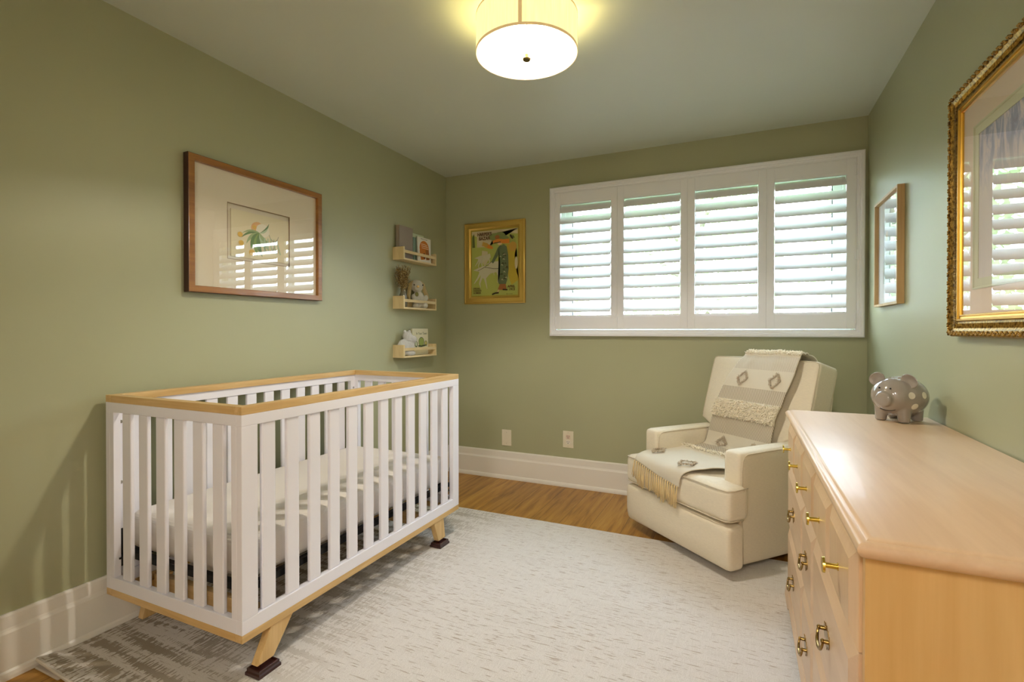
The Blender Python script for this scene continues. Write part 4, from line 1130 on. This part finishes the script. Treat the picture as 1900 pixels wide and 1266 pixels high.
# moulded top
tp = [(0, .020), (.0, .012), (.004, .006), (.012, .000), (.016, -.006)]
bm = BM()
TX0, TX1, TY0, TY1 = 2.426, 2.922, -2.612, -1.075
prof = [(.022, .785), (.012, .788), (.006, .793), (.001, .800), (.0, .806), (.003, .812), (.009, .816), (.016, .8165), (.020, .8205), (.026, .8225)]
loops = []
for d, z in prof:
    loops.append([bm.verts.new(p) for p in ((TX0+d, TY0+d, z), (TX1, TY0+d, z), (TX1, TY1-d, z), (TX0+d, TY1-d, z))])
for A, B in zip(loops, loops[1:]):
    for k in range(4): j = (k+1) % 4; bm.faces.new((A[k], A[j], B[j], B[k]))
bm.faces.new(loops[0][::-1]); bm.faces.new(loops[-1])
part('top', bm, MDy, dr, smooth='auto')
def drawer(nm, ya, yb, za, zb, hw):
    bm = BM(); F = lambda u, v, h: (DX0-h, u, v)
    pr = [(0, -.002), (0, .004), (.002, .0055), (.012, .0095), (.026, .0145), (.028, .0155)]
    loops = []
    for d, h in pr: loops.append([bm.verts.new(F(*p)) for p in ((ya+d, za+d, h), (yb-d, za+d, h), (yb-d, zb-d, h), (ya+d, zb-d, h))])
    for A, B in zip(loops, loops[1:]):
        for k in range(4): j = (k+1) % 4; bm.faces.new((A[k], A[j], B[j], B[k]))
    bm.faces.new(loops[0][::-1]); bm.faces.new(loops[-1])
    d_ = part(nm, bm, MDy if hw != 'knob' else MDk, dr)
    yc, zc = (ya+yb)/2, (za+zb)/2; X = DX0-.0155
    if hw == 'knob':
        bm = BM(); 
        cyl(bm, (X, yc, zc), (X-.022, yc, zc), .0055, seg=16)
        cyl(bm, (X-.022, yc, zc), (X-.0235, yc, zc), .0055, .0155, 24); cyl(bm, (X-.0235, yc, zc), (X-.028, yc, zc), .016, .0155, 24)
        cyl(bm, (X, yc, zc), (X-.0015, yc, zc), .008, seg=16)
        part('knob', bm, plain('satin_brass', (206, 180, 84), .22, 1), d_, smooth='auto')
    else:
        hd = bpy.data.objects.new('handle', None); 
        bm = BM()
        # pierced back plate
        pl = [(-.046, .006), (-.040, .018), (-.030, .014), (-.022, .022), (-.010, .016), (0, .024), (.010, .016), (.022, .022), (.030, .014), (.040, .018), (.046, .006),
              (.040, -.006), (.030, -.012), (.018, -.008), (.008, -.018), (0, -.024), (-.008, -.018), (-.018, -.008), (-.030, -.012), (-.040, -.006)]
        prism(bm, [(u, v) for u, v in pl], lambda u, v, h: (X-h, yc+u*.85, zc+v*1.15), 0, .0018)
        for s in (-1, 1):
            cyl(bm, (X, yc+s*.030, zc+.006), (X-.012, yc+s*.030, zc+.006), .0055, .0045, 12); ell(bm, (X-.013, yc+s*.030, zc+.006), (.0045, .006, .006), None, 10, 8)
        # bail
        bail = [(X-.013, yc+.036*math.cos(a), zc+.006+.030*math.sin(a)*(1 if True else 1)) for a in [PI+PI*i/14 for i in range(15)]]
        bail = [(x-.005*math.sin(PI*i/14), y, z+.004*math.sin(PI*i/14)**8) for i, (x, y, z) in enumerate(bail)]
        tube(bm, bail, lambda s_: .0026+.0012*math.sin(PI*s_), 8)
        ell(bm, (X-.018, yc, zc-.022), (.004, .008, .004), None, 8, 6)
        part('handle', bm, plain('antique_brass', (150, 122, 70), .25, 1), d_, smooth='auto')
yb = [-2.548+.2764*i for i in range(6)]
for i in range(5): drawer('drawer', yb[i]+.001, yb[i+1]-.001, .600, .781, 'knob')
for za, zb_ in ((.342, .597), (.084, .339)):
    for a, b in ((0, 2), (2, 3), (3, 5)): drawer('drawer', yb[a]+.001, yb[b]-.001, za, zb_, 'bail')
# plinth with bracket feet
def scal(L0, L1):
    """outline of an apron with bracket feet, running from L0 to L1 (low z)"""
    out = [(L0, .082), (L0, .0)]
    m = [(.12, .0), (.135, .012), (.155, .018), (.165, .030), (.19, .036), (.21, .048)]
    out += [(L0+a, z) for a, z in m] + [(L1-a, z) for a, z in m[::-1]] + [(L1, .0), (L1, .082)]
    return out
bm = BM(); prism(bm, scal(DY0-.016, DY1+.016), lambda u, v, h: (h-(.012 if v < .02 else .0)*0, u, v), DX0-.020, DX0)
for f in list(bm.verts):
    if f.co.z > .06 and f.co.x < DX0-.01: f.co.x += .008
for yy in (DY0-.016, DY1+.002):
    prism(bm, [(DX0, .082), (DX0, 0), (DX0+.1, 0), (DX0+.13, .03), (DX1-.15, .04), (DX1-.12, 0), (DX1-.001, 0), (DX1-.001, .082)], lambda u, v, h: (u, h, v), yy, yy+.014)
for f in bm.verts: f.co.z = max(f.co.z, .0125)
part('plinth', bm, MDy, dr)

# ------------------------------------------------------------------ piggy bank
pz = .8225
pig = thing('piggy_bank', 'glossy grey ceramic piggy bank with white spots on the dresser', 'piggy bank', (2.800, -1.228, pz), math.atan2(-.788, -.616))
# local +x = forward
bm = BM()
ell(bm, (-.004, 0, .085), (.094, .080, .070), None, 40, 24); ell(bm, (.040, 0, .090), (.056, .064, .060), None, 30, 20)
cyl(bm, (.080, 0, .082), (.106, 0, .080), .028, .0245, 28); ell(bm, (.106, 0, .080), (.004, .0235, .0235), None, 24, 12)
for sx in (-1, 1):
    for sy in (-1, 1): cyl(bm, (sx*.042, sy*.036, .001), (sx*.040, sy*.034, .05), .0165, .022, 20)
bm = melt(bm, .0030, 7)
t = NT('spotted_ceramic'); v = t.n('ShaderNodeTexCoord').outputs['Object']
acc = None
def on(ang, zz):   # a direction on the body ellipsoid
    d = Vector((math.cos(ang)*math.cos(zz), math.sin(ang)*math.cos(zz), math.sin(zz)))
    return (d.x*.094-.004, d.y*.079, d.z*.069+.083)
for a_, z_ in ((.92, .20), (1.47, .20), (1.08, -.36), (1.1, .95), (2.05, .15), (2.6, .2), (2.2, -.4), (2.3, .9), (3.3, .5), (-1.2, .17), (-1.9, .2), (-1.5, -.42), (-1.4, .85), (-2.6, .2), (3.1, -.3)):
    dn = t.n('ShaderNodeVectorMath', {0: v, 1: on(a_, z_)}, operation='DISTANCE').outputs['Value']
    m_ = t.math('LESS_THAN', dn, .0115); acc = m_ if acc is None else t.math('MAXIMUM', acc, m_)
M_pig = t.bsdf(t.mix(acc, lin((150, 142, 134)), lin((228, 222, 206))), .07, 0, .6, None, 0, 0, .6)
part('body', bm, M_pig, pig, smooth=True, world=False)
for s in (-1, 1):
    bm = BM(); E_ = Matrix.Translation((.036, s*.045, .137)) @ Matrix.Rotation(-s*.62, 4, 'X') @ Matrix.Rotation(.10, 4, 'Y') @ Matrix.Scale(.98, 4)
    lathe(bm, [(0, .006), (.012, .0045), (.0195, .0015), (.0235, -.0015), (.0255, .001), (.0262, .004), (.0245, .006)][::-1] and [(0, -.007), (.014, -.0055), (.0225, -.001), (.0255, .004), (.0245, .0062), (.0225, .0052), (.012, -.001), (0, -.002)], (0, 0, 0), 28)
    for q in bm.verts: q.co = E_ @ Vector((q.co.z, q.co.y*1.08, q.co.x*.86+.009))
    part('ear', bm, [plain('grey_glaze', (150, 142, 134), .07, spec=.6, coat=.6)], pig, smooth=True, world=False)
for s in (-1, 1):
    bm = BM(); ell(bm, (.0905, s*.017, .118), (.003, .003, .003), None, 8, 6); part('eye', bm, M_black, pig, smooth=True, world=False)
def mouth_pt(a):
    y, z = .030*math.sin(a), .054-.014*math.cos(a)
    h = .040+.056*math.sqrt(max(0, 1-((z-.090)/.060)**2-(y/.064)**2)); b = -.004+.094*math.sqrt(max(0, 1-((z-.085)/.070)**2-(y/.080)**2))
    return (max(h, b)+.0012, y, z)
bm = BM(); tube(bm, [mouth_pt(-.9+.2*i) for i in range(10)], .0009, 5)
part('mouth', bm, M_black, pig, world=False)
bm = BM(); ringframe(bm, -.018, .018, -.002, .002, [(0, .0), (0, .0008), (.0012, .0008), (.0012, .0)], lambda u, v, h: (-.01+u, v, .152+h)); box(bm, -.027, .007, -.0014, .0014, .1519, .1524)
part('coin_slot', bm, M_black, pig, world=False)
bm = BM(); tube(bm, [(-.096, 0, .09), (-.104, .004, .096), (-.108, 0, .104), (-.102, -.005, .107), (-.098, 0, .102)], .0035, 8); part('tail', bm, plain('grey_glaze', (150, 142, 134), .07), pig, smooth=True, world=False)

pig.scale = (1.1, 1.1, 1.1)
# ------------------------------------------------------------------ daylight
wd = bpy.data.worlds.new('sky'); scn.world = wd; wd.use_nodes = True; nt = wd.node_tree; nt.nodes.clear()
o_ = nt.nodes.new('ShaderNodeOutputWorld'); bg = nt.nodes.new('ShaderNodeBackground'); tc = nt.nodes.new('ShaderNodeTexCoord')
sp = nt.nodes.new('ShaderNodeSeparateXYZ'); rp_ = nt.nodes.new('ShaderNodeValToRGB')
nt.links.new(tc.outputs['Generated'], sp.inputs[0]); nt.links.new(sp.outputs[2], rp_.inputs[0])
r_ = rp_.color_ramp; r_.elements[0].position = 0; r_.elements[0].color = (.80, .90, 1, 1); r_.elements[1].position = .9; r_.elements[1].color = (.62, .80, 1, 1)
nt.links.new(rp_.outputs[0], bg.inputs[0]); bg.inputs[1].default_value = 17.0; nt.links.new(bg.outputs[0], o_.inputs[0])
PL = bpy.data.lights.new('window_portal', 'AREA'); PL.shape = 'RECTANGLE'; PL.size = WX1-WX0; PL.size_y = WZ1-WZ0; PL.cycles.is_portal = True
po = bpy.data.objects.new('window_portal', PL); COL.objects.link(po); po.location = ((WX0+WX1)/2, T+.005, (WZ0+WZ1)/2); po.rotation_euler = (-PI/2, 0, 0)

# ------------------------------------------------------------------ camera
cd = bpy.data.cameras.new('camera'); cam = bpy.data.objects.new('camera', cd); COL.objects.link(cam)
cam.location = (2.2522, -3.6091, 1.1684); cam.rotation_euler = (math.radians(90-.406), 0, math.radians(24.5113))
cd.sensor_width = 36; cd.lens = 36*937.45/1900; cd.shift_y = -12.87/1900; cd.clip_start = .02
scn.camera = cam
vs_ = scn.view_settings; vs_.view_transform = 'Standard'; vs_.look = 'None'; vs_.gamma = 1; vs_.use_curve_mapping = False; vs_.exposure = 0.14
scn.cycles.use_denoising = True; scn.cycles.max_bounces = 10; scn.cycles.diffuse_bounces = 6; scn.cycles.transparent_max_bounces = 16; scn.cycles.sample_clamp_indirect = 6
